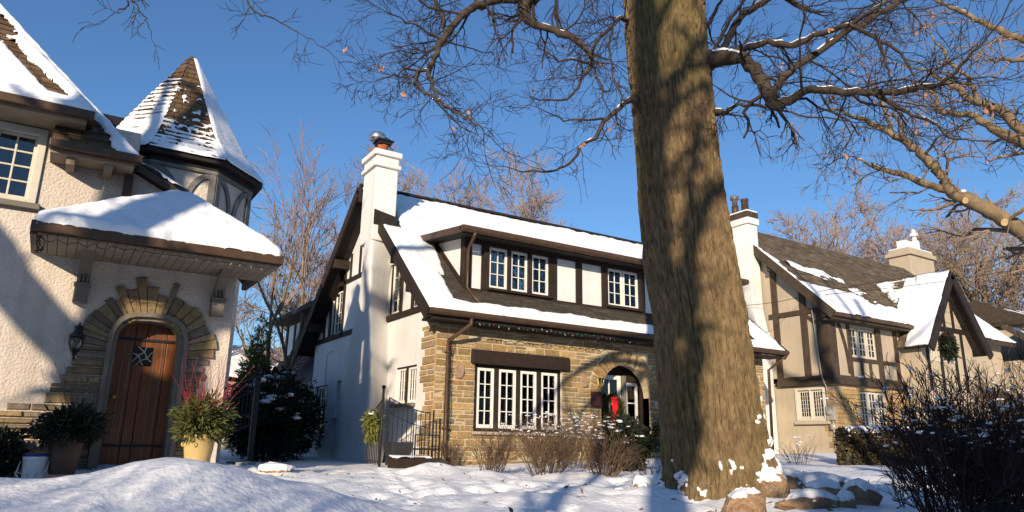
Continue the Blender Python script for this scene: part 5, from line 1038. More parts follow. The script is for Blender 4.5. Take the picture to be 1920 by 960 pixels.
TD = thing('maple_tree', 'bare tan-barked tree reaching in from the right edge of the picture', 'tree', (9.6, .9, 0))
big, tw_, tips = [], [], []
KD = dict(D1=(.11, .6, 2), D1b=(.10, .55, 2), D1c=(.14, .5, 2), D1d=(.16, .45, 2), D1e=(.13, .6, 2), D2=(.13, .6, 2), D3=(.11, .65, 2), D3b=(.12, .6, 2), D4=(.13, .6, 2), D5=(.13, .5, 2))
for k, (ev, L, lv) in KD.items():
    l = smooth_limb(LIMBS[k], 4, .008, ord(k[1])); l[:, 3] *= .74; ev *= 1.7; big.append(l); twig_along(tw_, rg, l, ev, L, lv, tips=tips)
st = np.array((9.6, .9)); tq = np.array([[9.6, .9, z, .27*(1-.05*z)] for z in (-.6, 0, 1, 2, 3, 4, 5, 6, 7.5)])
for k in ('D1', 'D2', 'D3', 'D4', 'D5'):
    q = LIMBS[k][0]; c = np.array([9.6, .9, max(.8, q[2]-.9)]); e = np.array(q[:3]); big.append(np.array([[*(c*(1-t)+e*t+np.array([0, 0, -.15*math.sin(math.pi*t)])), q[3]*(1.25-.25*t)] for t in np.linspace(0, 1, 7)]))
tubes('trunk', [(list(tq[:, :3]), list(tq[:, 3]))], 'bark_tan', TD, 14); tubes('limbs', [(list(l[:, :3]), list(l[:, 3])) for l in big], 'bark_tan', TD, 8); tubes('crown', tw_, 'twig_tan', TD); limb_snow('branch_snow', big, TD, 6)
lf = [tips[i] for i in rg.choice(len(tips), 16, replace=False)]; needles('dry_leaves', lf, [(0, 0, -1)]*len(lf), 'leaf_dry', TD, .06, .018, 5, 3)
D1l = smooth_limb(LIMBS['D1'], 4, 0, 1); cutm = MB()
for i, off in ((17, 1), (11, 1)):
    q = D1l[i]; d = Vector(D1l[i+1][:3])-Vector(D1l[i-1][:3]); toward = (EYE-Vector(q[:3])).normalized(); up_ = (zz-toward*toward.z).normalized(); n_ = (toward*.9-up_*.2).normalized(); p = Vector(q[:3])+n_*q[3]*.9
    cutm.tube([p, p+n_*.05], [q[3]*.30, q[3]*.29], 12)
each(cutm, 'pruning_scar', 'hip_cut', TD)

# bare trees behind the houses
def bare_tree(label, x, y, z, H, seed, lean=(0, 0), spread=.5, mtr='bark_tan', mtw='twig_pink', stems=1, lev=5, r0=None, fine=.011, ang=(.35, .85), kids=(3, 4)):
    rg = np.random.default_rng(seed); t = thing('bare_tree', label, 'tree', (x, y, z), 'leafless trees behind the houses'); br, tr_ = [], []
    r0 = r0 or H*.018; th = H*.26
    for s_ in range(stems):
        d0 = unit(np.array([lean[0]+rg.normal(0, .10)*(stems > 1), lean[1]+rg.normal(0, .10)*(stems > 1), 1.]))
        P = [np.array([x+.25*s_*(stems > 1)*rg.normal(), y+.25*s_*rg.normal()*(stems > 1), z-.3])]; d = d0
        for i in range(6): d = unit(d+rg.normal(0, .05, 3)); P.append(P[-1]+d*th/6)
        tr_.append((P, list(np.linspace(r0, r0*.72, 7))))
        k = rg.integers(3, 5) if stems == 1 else 2; ph = rg.uniform(0, 6.28)
        for j in range(k):
            a = ph+j*2*math.pi/k+rg.normal(0, .2); sp_ = spread*rg.uniform(.6, 1.25); dd = unit(np.array([math.cos(a)*sp_, math.sin(a)*sp_, 1.])); grow(br, rg, P[-1], dd+np.array([*lean, 0])*.5, H*rg.uniform(.30, .40), r0*.58, lev, 6, .13, .045, kids, ang, (.52, .74), fine, .45)
    tubes('trunk', tr_, mtr, t, 10); big_ = [b for b in br if b[1][0] > .03]; sm_ = [b for b in br if b[1][0] <= .03]
    tubes('limbs', big_, mtr, t); tubes('crown', sm_, mtw, t, 3); return t
bare_tree('slim many-stemmed bare tree between the turret and the white chimney', 5.9, 24.6, .1, 12.2, 3, (.04, 0), .20, 'bark_tan', 'twig_pink', 3, 4, .10, .008, (.2, .42))
bare_tree('spreading pinkish bare tree just left of the white chimney', 14.2, 36.0, .1, 17.2, 11, (-.06, 0), .8, 'bark_tan', 'twig_pink', 1, 5, .34, .012, kids=(4, 4))
bare_tree('tall rounded bare tree rising above the white house roof right of its chimney', 19.8, 37.0, .1, 20.3, 13, (-.03, 0), .75, 'bark_tan', 'twig_pink', 1, 5, .40, .013, kids=(4, 5))
bare_tree('low distant bare tree glimpsed under the porch roof between two houses', 8.7, 33.5, .1, 9.0, 29, (0, 0), .6, 'bark_tan', 'twig_tan', 2, 4, .16, .010)
bare_tree('thin bare tree close behind the dark rear wing of the white house', 10.0, 30.0, .1, 10.5, 17, (.03, 0), .45, 'bark_tan', 'twig_tan', 1, 5, .2, .010)
bare_tree('hazy bare tree beyond the left end of the brown snow-patched roof', 42.5, 29.0, .3, 20.5, 19, (0, 0), .7, 'bark_tan', 'twig_pink', 1, 5, .3, .014, kids=(3, 5))
bare_tree('bare tree with upright limbs left of the cream ridge chimney', 44.5, 25.0, .3, 18.2, 23, (-.05, .02), .6, 'bark_tan', 'twig_pink', 1, 5, .3, .014, kids=(3, 5))
bare_tree('broad vase-shaped bare tree directly right of the cream ridge chimney', 42.0, 20.5, .3, 20, 37, (.02, 0), .55, 'bark_tan', 'twig_pink', 2, 5, .3, .014)
bare_tree('tall forked bare tree behind the cross gable peak', 41.0, 17.6, .3, 15.6, 31, (0, 0), .5, 'bark_tan', 'twig_tan', 1, 5, .34, .013)
bare_tree('leaning bare tree behind the cream house at far right', 43.0, 15.5, .3, 12.0, 41, (.1, -.1), .6, 'bark_tan', 'twig_tan', 1, 5, .3, .012)
bare_tree('dense dark bare tree at the far right edge behind the stepped roofs', 48.0, 14.6, .3, 14.0, 43, (0, 0), .6, 'bark_limb', 'twig_tan', 1, 5, .3, .013)
bare_tree('small grey treetop showing above the left house ridge', 2.6, 31.0, .1, 14.0, 47, (0, 0), .5, 'bark_tan', 'twig_tan', 1, 4, .2, .012)

# trees standing on the street side behind the camera: their shadows fall on the houses, the big trunk and the snow
def street_tree(label, x, y, z, trunk, limbs, seed, twig=(.5, .8, 2)):
    t = thing('street_tree', label, 'tree', (x, y, z), 'bare trees on the street side'); rg = np.random.default_rng(seed); tubes('trunk', [([np.array(p[:3]) for p in trunk], [p[3] for p in trunk])], 'bark_tan', t, 12)
    L = [smooth_limb(l, 4, .02, seed+i) for i, l in enumerate(limbs)]; tw = []
    for l in L: twig_along(tw, rg, l, twig[0], twig[1], twig[2], rmin=.004)
    tubes('limbs', [(list(l[:, :3]), list(l[:, 3])) for l in L], 'bark_tan', t, 8); tubes('crown', tw, 'twig_tan', t); return t
pd = np.array((.721, -.692)); fd = np.array((.692, .721))     # across and along the sun direction
def P_(base, p, f, z, r): q = np.array(base)+pd*p+fd*f; return (float(q[0]), float(q[1]), z, r)
bA = (-8.55, .95)
street_tree('old street tree with a thick trunk left of the camera', *bA, -.6, [P_(bA, -.05, 0, -.7, .75), P_(bA, -.05, 0, .2, .64), P_(bA, -.05, 0, 3, .60), P_(bA, -.05, 0, 5.1, .60), P_(bA, -.05, 0, 5.7, .40)],
  [[P_(bA, -.2, 0, 4.6, .42), P_(bA, -.40, 0, 5.6, .27), P_(bA, -.48, 0, 6.4, .21), P_(bA, -.5, 0, 8, .21), P_(bA, -.5, 0, 10, .17), P_(bA, -.6, 0, 12.5, .07)], [P_(bA, .1, 0, 4.6, .42), P_(bA, .26, 0, 5.6, .30), P_(bA, .32, 0, 6.4, .27), P_(bA, .33, 0, 8, .26), P_(bA, .25, 0, 9.6, .18), P_(bA, .0, 0, 11, .08)], [P_(bA, -.1, 0, 5.0, .30), P_(bA, -.7, 0, 5.75, .28), P_(bA, -1.5, 0, 6.75, .26), P_(bA, -2.6, 0, 8.0, .2), P_(bA, -3.8, 0, 8.9, .1)], [P_(bA, 0, 0, 8.0, .2), P_(bA, -.5, .1, 8.7, .15), P_(bA, -.85, .2, 9.8, .12), P_(bA, -1.2, .2, 11, .08)],
   [P_(bA, .1, 0, 10, .16), P_(bA, 1.3, 0, 11.3, .11), P_(bA, 2.6, .2, 12, .05)]], 71, (.9, .9, 1))
bB = (-4.1, -4.32)
street_tree('forked street tree directly behind the camera', *bB, -1, [P_(bB, 0, 0, -1.3, .26), P_(bB, 0, 0, 0, .20), P_(bB, .02, 0, 3, .185), P_(bB, 0, 0, 6, .17), P_(bB, -.03, 0, 9, .15), P_(bB, -.05, 0, 12, .08)],
  [[P_(bB, .02, 0, 4.1, .13), P_(bB, .22, 0, 4.7, .13), P_(bB, .30, 0, 5.3, .115), P_(bB, .28, 0, 5.9, .11), P_(bB, .36, 0, 6.5, .075), P_(bB, .62, 0, 7.1, .065), P_(bB, .95, 0, 7.5, .05)],
   [P_(bB, .29, 0, 5.8, .08), P_(bB, .30, 0, 6.5, .055), P_(bB, .40, 0, 7.3, .05), P_(bB, .60, 0, 8.2, .035)], [P_(bB, .28, 0, 5.7, .07), P_(bB, .14, 0, 6.2, .05), P_(bB, .0, 0, 6.6, .04)],
   [P_(bB, .0, 0, 7.6, .06), P_(bB, .4, .1, 8.0, .05), P_(bB, .9, .2, 8.5, .035), P_(bB, 1.5, .2, 8.7, .02)], [P_(bB, .0, 0, 6.9, .05), P_(bB, .35, .1, 7.35, .04), P_(bB, .8, .2, 7.6, .03), P_(bB, 1.3, .2, 7.7, .015)], [P_(bB, .0, 0, 8.6, .06), P_(bB, .5, .1, 9.6, .05), P_(bB, .9, .2, 10.6, .03)], [P_(bB, .0, 0, 7.2, .07), P_(bB, .3, .1, 8.2, .06), P_(bB, .75, .2, 9.2, .05), P_(bB, 1.0, .2, 10.4, .03)], [P_(bB, .05, 0, 8.1, .05), P_(bB, .5, .1, 8.4, .045), P_(bB, 1.1, .2, 9.3, .03)], [P_(bB, -.05, 0, 9.2, .06), P_(bB, .3, 0, 9.6, .05), P_(bB, .9, 0, 10.0, .04)]], 73, (.45, .6, 2))
bC = (-4.97, -4.06)
street_tree('slender young street tree behind the camera', *bC, -1, [P_(bC, 0, 0, -1.3, .13), P_(bC, 0, 0, 1, .105), P_(bC, -.03, 0, 3, .095), P_(bC, -.1, 0, 5, .08), P_(bC, -.1, 0, 7.5, .03)],
  [[P_(bC, -.02, 0, 3.4, .05), P_(bC, -.4, 0, 4.4, .04), P_(bC, -.6, .1, 5.6, .02)], [P_(bC, -.05, 0, 4.2, .05), P_(bC, .35, 0, 5.0, .035), P_(bC, .55, .1, 6.4, .02)]], 79, (.4, .6, 1))
bD = (5.0, -4.05)
street_tree('leaning street tree right of the camera', *bD, -1, [P_(bD, 0, 0, -1.3, .30), P_(bD, 0, 0, 0, .22), P_(bD, 0, 0, 4, .20), P_(bD, -.1, 0, 7, .19), P_(bD, -.1, 0, 10, .15), P_(bD, .1, 0, 13, .08)],
  [[P_(bD, -.1, 0, 7.8, .15), P_(bD, -.7, 0, 8.9, .15), P_(bD, -1.15, 0, 9.7, .14), P_(bD, -1.5, 0, 10.8, .12), P_(bD, -1.4, 0, 12.2, .09), P_(bD, -1.7, 0, 13.8, .05)], [P_(bD, -1.1, 0, 9.6, .12), P_(bD, -1.6, 0, 9.9, .12), P_(bD, -2.1, 0, 10.1, .10), P_(bD, -2.9, 0, 11.2, .07), P_(bD, -3.5, 0, 13.0, .04)],
   [P_(bD, 0, 0, 9.0, .1), P_(bD, .7, 0, 10, .09), P_(bD, 1.5, 0, 11.5, .06), P_(bD, 2.6, 0, 12.5, .04)], [P_(bD, 0, 0, 10.5, .08), P_(bD, -.5, 0, 12, .07), P_(bD, -.7, 0, 14, .04)]], 83, (1.3, .8, 1))
# ------------------------------------------------------------------ garden: boulders, shrubs, gate, fence, planters
def boulder(label, x, y, dims, rot, seed, zoff=0, cut=.25, T=.028):
    dims = tuple(d*.82 for d in dims); z0 = G(x, y)+zoff-.02; t = thing('boulder', label, 'stone', (x, y, z0), 'boulders round the oak'); nu, nv = 64, 40
    th = np.arange(nu)*2*np.pi/nu; ph = np.linspace(0, np.pi, nv); TH, PH = np.meshgrid(th, ph, indexing='ij'); D = np.stack([np.cos(TH)*np.sin(PH), np.sin(TH)*np.sin(PH), np.cos(PH)], -1)
    se = np.sign(D)*np.abs(D)**.92; rk = np.random.default_rng(seed); NN = rk.normal(0, 1, (16, 3)); NN /= np.linalg.norm(NN, axis=1, keepdims=True); dd = rk.uniform(.74, 1.0, 16); f = np.full(TH.shape, 1.15)
    for nv_, d_ in zip(NN, dd): f = np.minimum(f, d_/np.maximum(D@nv_, .05))
    f = f*(1+.05*fbm(D[..., 0]*3, D[..., 1]*3, D[..., 2]*3, seed, 3)+.02*fbm(D[..., 0]*9, D[..., 1]*9, D[..., 2]*9, seed+1, 2)); P = D*f[..., None]*np.array(dims)/2
    c, s_ = math.cos(rot), math.sin(rot); P = np.stack([P[..., 0]*c-P[..., 1]*s_+x, P[..., 0]*s_+P[..., 1]*c+y, P[..., 2]+z0], -1)
    i, j = np.meshgrid(np.arange(nu), np.arange(nv-1), indexing='ij'); Fq = np.stack([i*nv+j, i*nv+j+1, ((i+1) % nu)*nv+j+1, ((i+1) % nu)*nv+j], -1).reshape(-1, 4)
    npmesh('rock', P.reshape(-1, 3), Fq, 'boulder', t)
    m = D[..., 2]-cut+.22*fbm(D[..., 0]*2.5, D[..., 1]*2.5, 0, seed+5, 3)-.18*D[..., 1]*0+.20*(D[..., 0]*.692+D[..., 1]*.721); th_ = np.where(m > 0, T*np.sqrt(np.clip(m/.3, 0, 1)), -.03)
    Q = P+np.stack([D[..., 0]*.4, D[..., 1]*.4, D[..., 2]*0+1], -1)*th_[..., None]; ok = (m.reshape(-1)[Fq] > -.02).any(1); npmesh('snow_cap', Q.reshape(-1, 3), Fq[ok], 'snow', t); return t
boulder('largest tan boulder at the picture bottom, nearest the big oak trunk', 4.58, 3.88, (.50, .40, .46), .7, 3, .0, .78)
boulder('round brown boulder tucked behind the largest one beside the oak', 5.42, 4.30, (.38, .34, .36), .2, 5, .07, .62)
boulder('long flat boulder lying right of the round one in snow', 5.15, 3.76, (.58, .26, .22), -.62, 7, .05, .55)
boulder('small boulder partly sunk behind the long flat one', 5.75, 4.02, (.34, .22, .20), -.6, 9, .06, .38)
boulder('squarish grey boulder at the right end of the stone group', 5.75, 3.66, (.38, .30, .32), -.5, 11, .04, .55)
boulder('thin wedge of stone half buried left of the squarish boulder', 5.42, 3.60, (.22, .2, .22), .3, 13, .02, .35)
boulder('broad low boulder close against the oak roots on the right', 6.15, 4.75, (.55, .36, .24), -.4, 15, .04, .35, .04)
boulder('snow-covered boulder farthest behind the stones right of the oak', 7.0, 4.95, (.66, .4, .26), -.5, 17, .02, .25, .05)
boulder('brown boulder left of the oak trunk showing through the snow', 5.65, 6.15, (.40, .3, .30), .3, 19, .0, .25, .05)
boulder('small dark stone at the foot of the oak on its left', 4.72, 5.15, (.16, .12, .10), .2, 21, .0, .5, .02)
boulder('little tan stone poking out of the snow left of the oak', 4.95, 5.75, (.13, .10, .11), .5, 23, .01, .5, .02)

def shrub(name, label, x, y, H, W_, n, m, seed, lev=2, top=None, r=.006, lean=(0, 0), base=.15, snow=0, cat='shrub', clip=None, group=None, kids=(3, 5), snow_r=.03, ang=(.25, .75)):
    rg = np.random.default_rng(seed); z0 = G(x, y); t = thing(name, label, cat, (x, y, z0), group); T = []; tips = []; H *= .72; W_ *= .62
    for k in range(n):
        a = rg.uniform(0, 6.28); q = rg.random()**.5; d = (math.cos(a)*q*W_/H*.62+lean[0], math.sin(a)*q*W_/H*.62+lean[1], 1)
        grow(T, rg, (x+math.cos(a)*base*q, y+math.sin(a)*base*q, z0-.05), d, H*rg.uniform(.6, .95), r*rg.uniform(.7, 1.3), lev, 7, .10, .02, kids, ang, (.32, .58), .0022, .45, tips)
    if clip: T = [([p if p[2] < z0+clip else np.array([p[0], p[1], z0+clip+(p[2]-z0-clip)*.12]) for p in P], R_) for P, R_ in T]
    tubes('stems', T, m, t)
    if snow:
        tp = np.array(tips); tp = tp[tp[:, 2] > np.quantile(tp[:, 2], .45)]
        if clip: tp[:, 2] = np.minimum(tp[:, 2], z0+clip)
        idx = rg.choice(len(tp), min(snow, len(tp)), replace=False); clumps('snow_clump', [tuple(tp[i]) for i in idx], snow_r, 'snow', t, seed, .6)
    return t
shrub('bare_shrub', 'small vase-shaped bare shrub under the left end of the stone-front window', 5.95, 9.9, 1.02, .75, 42, 'stem_brown', 51, 2, r=.006)
shrub('bare_shrub', 'wide twiggy bare shrub in front of the stone-front window', 6.15, 8.75, .98, 1.25, 60, 'stem_brown', 53, 2, r=.006, base=.22)
shrub('bare_shrub', 'fan-shaped bare shrub whose stems lean toward the oak', 6.75, 8.15, .88, 1.3, 34, 'stem_brown', 55, 2, r=.008, lean=(.25, -.05))
shrub('flat_topped_hedge', 'flat-topped brown twig hedge with snow on top before the arched entrance', 7.9, 10.6, 1.35, 1.9, 80, 'stem_brown', 57, 2, r=.006, base=.6, snow=170, clip=.92, cat='hedge', snow_r=.020)
shrub('low_brush', 'loose arching twigs sprawling over the snow left of the oak', 7.6, 8.0, .75, 1.6, 16, 'stem_brown', 59, 1, r=.006, lean=(.35, -.15))
shrub('bare_shrub', 'tall thin brown twigs standing beside the wall plaque', 10.25, 12.6, 1.5, .5, 20, 'stem_brown', 61, 2, r=.005, base=.1)
shrub('bare_shrub', 'big dark snow-flecked shrub in the right corner of the picture', 4.75, 2.30, 1.30, .95, 80, 'stem_dark', 63, 3, r=.007, base=.24, snow=120, kids=(3, 4), snow_r=.012, ang=(.2, .7))
shrub('bare_shrub', 'dark multi-stemmed shrub at the right edge behind the corner shrub', 5.95, 2.65, 1.35, 1.1, 60, 'stem_dark', 65, 3, r=.008, base=.3, snow=80, kids=(3, 4), snow_r=.014)
shrub('bare_shrub', 'sunlit reddish-brown shrub with snow flecks above the corner shrub', 9.1, 3.75, 1.75, 1.7, 90, 'stem_brown', 67, 2, r=.009, base=.4, snow=120, kids=(4, 6), snow_r=.017)
shrub('sapling', 'spindly leafless sapling alone in the snow right of the boulders', 5.95, 3.42, .55, .35, 4, 'stem_brown', 69, 2, r=.006, base=.02, cat='sapling')
shrub('dried_flower', 'dry flower stalks with drooping heads right of the oak trunk', 13.6, 10.0, .75, .8, 16, 'stem_brown', 70, 1, r=.006, base=.2, snow=8, cat='plant')
dw = shrub('climbing_stem', 'brown twiggy bush at the foot of the downspout', 6.95, 13.1, .75, .5, 22, 'stem_brown', 75, 2, r=.005, base=.1)

def evergreen(name, label, x, y, r, H, m, seed, snow=0, n=2600, L=.09, w=.014, cat='shrub', lump=.4, z0=None, cone=0.0, sr=.05):
    z0 = G(x, y) if z0 is None else z0; t = thing(name, label, cat, (x, y, z0)); rg = np.random.default_rng(seed); P, D = ellip_shell(n, (0, 0, 0), (1, 1, 1), seed, lump, -.95, .75); k = 1-cone*np.clip((P[:, 2]+1)/2, 0, 1)
    Q = np.stack([x+P[:, 0]*r*k, y+P[:, 1]*r*k, z0+H/2+P[:, 2]*H/2], 1); needles('foliage', Q, D+np.array([0, 0, .25]), m, t, L, w, seed, 4); MB().tube([(x, y, z0-.2), (x, y, z0+H*.6)], [.05, .02], 8).build('stem', 'stem_dark', t)
    if snow: 
        idx = [i for i in rg.permutation(len(Q)) if D[i, 2] > .05][:snow]; clumps('snow_clump', [tuple(Q[i]+np.array([0, 0, .02])) for i in idx], sr, 'snow', t, seed, .5)
    return t
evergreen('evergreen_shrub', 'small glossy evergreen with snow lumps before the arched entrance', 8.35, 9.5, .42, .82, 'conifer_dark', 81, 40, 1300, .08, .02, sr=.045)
evergreen('evergreen_shrub', 'olive evergreen bush right of the arched entrance beside the oak', 12.3, 12.3, .50, 1.0, 'conifer', 83, 8, 900, .10, .016)
evergreen('evergreen_shrub', 'tall black-green yew with snow on its boughs against the dark rear wing', 5.3, 20.3, .9, 2.2, 'conifer_dark', 85, 60, 3000, .14, .022, sr=.11)
evergreen('evergreen_shrub', 'dark yew behind the iron railing post with drooping snowy boughs', 4.15, 16.6, .75, 1.75, 'conifer_dark', 87, 46, 2400, .13, .02, sr=.09)
evergreen('evergreen_shrub', 'low black yew in the gap left of the white side wall', 4.9, 18.4, .9, 1.7, 'conifer_dark', 88, 20, 2400, .13, .02, sr=.08)
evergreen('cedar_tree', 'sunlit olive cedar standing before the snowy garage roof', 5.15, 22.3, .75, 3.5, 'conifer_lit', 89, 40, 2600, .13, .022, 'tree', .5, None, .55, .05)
evergreen('evergreen_shrub', 'dark bush with white lumps at the left edge beside the bucket', -.42, 10.45, .26, .55, 'conifer_dark', 90, 12, 500, .09, .016, sr=.03)
evergreen('cedar_tree', 'clipped cone cedar added out of view to shade the corner shrub', -1.38, -4.25, 1.3, 6.5, 'conifer_dark', 91, 0, 4200, .14, .04, 'tree', .2, -1.0, .45)  # unseen cedar added to throw shade on the corner shrub
HG = thing('clipped_hedge', 'low box-shaped hedge with a thick snow cap before the right house', 'hedge', (14.6, 8.6, .2))
rgh = np.random.default_rng(4); n = 5200; a, b, c_ = rgh.uniform(-1, 1, n), rgh.uniform(-1, 1, n), rgh.uniform(0, 1, n); f = rgh.integers(0, 3, n); a = np.where(f == 0, np.sign(a), a); b = np.where(f == 1, np.sign(b), b); c_ = np.where(f == 2, 1, c_); hx = 1.5; hyy = .42
ex, ey = np.array([.55, -.835]), np.array([.835, .55]); X_ = 15.0+a*hx*ex[0]+b*hyy*ey[0]; Y_ = 8.1+a*hx*ex[1]+b*hyy*ey[1]; Zh = .15+c_*.66
needles('foliage', np.stack([X_, Y_, Zh], 1), np.stack([(f == 0)*np.sign(a)*ex[0]+(f == 1)*np.sign(b)*ey[0], (f == 0)*np.sign(a)*ex[1]+(f == 1)*np.sign(b)*ey[1], .3+(f == 2)*1.0], 1), 'hedge_brown', HG, .09, .022, 5, 4)
MB().obox((15-hx*.9*ex[0]-.36*ey[0], 8.1-hx*.9*ex[1]-.36*ey[1], .05), (hx*1.8*ex[0], hx*1.8*ex[1], 0), (.72*ey[0], .72*ey[1], 0), (0, 0, .68)).build('core', 'stem_dark', HG)
snow_sheet('snow_cap', (15-hx*ex[0]-hyy*ey[0], 8.1-hx*ex[1]-hyy*ey[1], .80), (ex[0], ex[1], 0), (ey[0], ey[1], 0), 2*hx, 2*hyy, None, HG, .12, .04, .12, 66, .3)
for i, (x, y, h_) in enumerate(((-3.75, -1.4, 3.6), (-4.65, -1.6, 3.9), (-5.55, -1.4, 3.7), (-6.45, -1.6, 4.0), (-7.35, -1.4, 3.6))):  # unseen shrubs added to dapple the foreground snowbank with shade
    shrub('shade_shrub', ('bare shrub added to shade the snowbank, nearest the camera on its left', 'second bare shrub added to shade the snowbank, left of the camera', 'middle one of five bare shrubs added to shade the snowbank', 'fourth bare shrub added to shade the snowbank, left of the camera', 'bare shrub added to shade the snowbank, farthest left of the camera')[i], x, y, h_*1.6, 2.3, 36, 'stem_brown', 201+i, 2, r=.013, base=.4, kids=(3, 5), group='bare shrubs added to shade the snowbank')
evergreen('spruce_tree', 'dark spruce on the left lawn outside the picture', -8.35, 3.6, 1.5, 4.6, 'conifer_dark', 93, 0, 4200, .2, .06, 'tree', .35, 0, .92)
# driveway gate
GT = thing('iron_gate', 'black iron driveway gate with curved top rails left of the stone corner', 'gate', (5.43, 13.0, 0))
mb = MB(); mb.tube([(5.37, 13.0, -.1), (5.37, 13.0, 1.46)], .024, 10); mb.ball((5.37, 13.0, 1.49), .04); mb.tube([(6.5, 13.1, -.1), (6.5, 13.1, 1.1)], .018, 8); mb.build('gate_post', 'iron', GT, True)
def leaf(x0, y0, x1, y1, h0, h1, nb):
    m_ = MB(); f = lambda t: h0+(h1-h0)*(t**1.6)
    top = [(x0+(x1-x0)*t, y0+(y1-y0)*t, f(t)) for t in [i/10 for i in range(11)]]; m_.tube(top, .011, 6); m_.tube([(p[0], p[1], p[2]-.28) for p in top], .008, 6)
    m_.tube([(x0, y0, .12), (x1, y1, .12)], .010, 6)
    for i in range(nb+1): t = i/nb; m_.tube([(x0+(x1-x0)*t, y0+(y1-y0)*t, .06), (x0+(x1-x0)*t, y0+(y1-y0)*t, f(t))], .009 if 0 < i < nb else .014, 6)
    return m_.build('gate_leaf', 'iron', GT)
leaf(6.42, 13.1, 5.50, 13.0, 1.04, 1.30, 9); leaf(5.50, 14.0, 5.38, 13.03, 1.02, 1.28, 8)
SW = thing('evergreen_swag', 'yellow-green evergreen swag with snow hung on the iron gate', 'wreath', (5.42, 13.3, .8))
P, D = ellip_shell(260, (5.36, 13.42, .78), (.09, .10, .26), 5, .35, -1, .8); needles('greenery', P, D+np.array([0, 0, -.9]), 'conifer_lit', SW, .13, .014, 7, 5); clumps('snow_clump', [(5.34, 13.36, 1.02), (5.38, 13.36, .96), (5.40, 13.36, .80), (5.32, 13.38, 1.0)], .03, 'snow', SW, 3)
def planter(label, x, y, r0, r1, h, z): 
    t = thing('square_planter', label, 'planter', (x, y, z)); m_ = MB(); c = [(-1,-1),(1,-1),(1,1),(-1,1)]
    m_.add([(x+a*r0, y+b*r0, z) for a, b in c]+[(x+a*r1, y+b*r1, z+h) for a, b in c]+[(x+a*(r1-.03), y+b*(r1-.03), z+h) for a, b in c]+[(x+a*(r0), y+b*(r0), z+h*.6) for a, b in c], [(3,2,1,0)]+[(i, (i+1) % 4, 4+(i+1) % 4, 4+i) for i in range(4)]+[(4+i, 4+(i+1) % 4, 8+(i+1) % 4, 8+i) for i in range(4)]+[(8+i, 8+(i+1) % 4, 12+(i+1) % 4, 12+i) for i in range(4)]+[(12,13,14,15)])
    m_.build('pot', 'planter_black', t, bevel=.008); MB().box(x-r1+.04, x+r1-.04, y-r1+.04, y+r1-.04, z+h*.6, z+h*.9).build('soil', 'stem_dark', t); return t
planter('tapered black square planter standing before the iron gate', 5.62, 12.75, .15, .22, .42, .06)
PT = thing('planter_box', 'low dark timber planter box with snow on its rim at the gate', 'planter', (5.75, 12.35, .02)); MB().box(5.36, 6.1, 12.2, 12.6, -.05, .20).build('box', 'timber_dark', PT, bevel=.015); snow_sheet('snow_cap', (5.36, 12.2, .2), UX, UY, .74, .4, None, PT, .04, .03, .05, 2)
DB = thing('garden_bench', 'small black metal bench frame between planter and stone corner', 'bench', (6.25, 12.75, .05)); m_ = MB()
for x in (6.05, 6.42):
    for y in (12.65, 12.95): m_.tube([(x, y, -.05), (x, y, .62)], .012, 6)
m_.build('bench_frame', 'iron', DB); MB().box(6.03, 6.44, 12.62, 12.97, .34, .37).build('seat', 'iron', DB); MB().tube([(6.05, 12.65, .62), (6.05, 12.95, .62), (6.42, 12.95, .62), (6.42, 12.65, .62)], .012, 6).build('rail', 'iron', DB)
RL_ = thing('iron_railing', 'black wrought iron railing with ball-topped post right of the cream turret', 'railing', (2.85, 12.2, .1))
m_ = MB(); m_.box(2.80, 2.88, 12.16, 12.24, -.1, 1.45); m_.box(2.79, 2.89, 12.15, 12.25, 1.45, 1.50); m_.lathe([(.02, 0), (.05, .05), (.05, .08), (.02, .12)], (2.84, 12.2, 1.5), 10); m_.build('post', 'iron', RL_, bevel=.006)
m_ = MB(); 
for i in range(9): t = i/8; x, y = 2.30+.52*t, 12.05+.14*t; m_.tube([(x, y, .45+.25*t), (x, y, 1.24+.26*t)], .009, 5)
m_.tube([(2.30, 12.05, 1.24), (2.82, 12.19, 1.50)], .018, 6); m_.tube([(2.30, 12.05, 1.0), (2.82, 12.19, 1.26)], .009, 6); m_.tube([(2.30, 12.05, .48), (2.82, 12.19, .74)], .012, 6)
for i in range(6): t = (i+.5)/6; c = Vector((2.30+.52*t, 12.05+.14*t, 1.12+.26*t)); m_.tube([c+Vector((.035*math.cos(a), .01*math.cos(a), .05*math.sin(a))) for a in [k*math.pi/5 for k in range(11)]], .005, 4)
m_.build('rail_panel', 'iron', RL_); MB().box(2.45, 2.72, 11.3, 12.0, -.1, .16).build('landing', 'concrete', RL_)

WR = thing('wreath', 'green christmas wreath with long red ribbon on the white front door', 'wreath', (11.66, 13.72, 1.38))
an = np.linspace(0, 2*np.pi, 420); q = rg.normal(0, .035, (420, 3)); P = np.stack([11.66+.21*np.cos(an), 13.745+0*an, 1.38+.21*np.sin(an)], 1)+q*np.array([1, .6, 1]); D = np.stack([np.cos(an), -.5+0*an, np.sin(an)], 1); needles('greenery', P, D, 'conifer', WR, .09, .012, 8, 5)
m_ = MB()
for dx, L in ((-.05, .60), (.035, .66)):
    pts = [(11.68+dx*(1+.6*t)+.012*math.sin(7*t+dx*40), 13.66-.015*math.sin(5*t), 1.58-L*t) for t in [i/10 for i in range(11)]]
    for i in range(10): m_.add([(pts[i][0]-.045, pts[i][1], pts[i][2]), (pts[i][0]+.045, pts[i][1]-.012, pts[i][2]), (pts[i+1][0]+.045, pts[i+1][1]-.012, pts[i+1][2]), (pts[i+1][0]-.045, pts[i+1][1], pts[i+1][2])], [(0,1,2,3)])
for s_ in (-1, 1): m_.ball((11.68+s_*.07, 13.66, 1.59), .06, 6, None, (1.2, .5, .75))
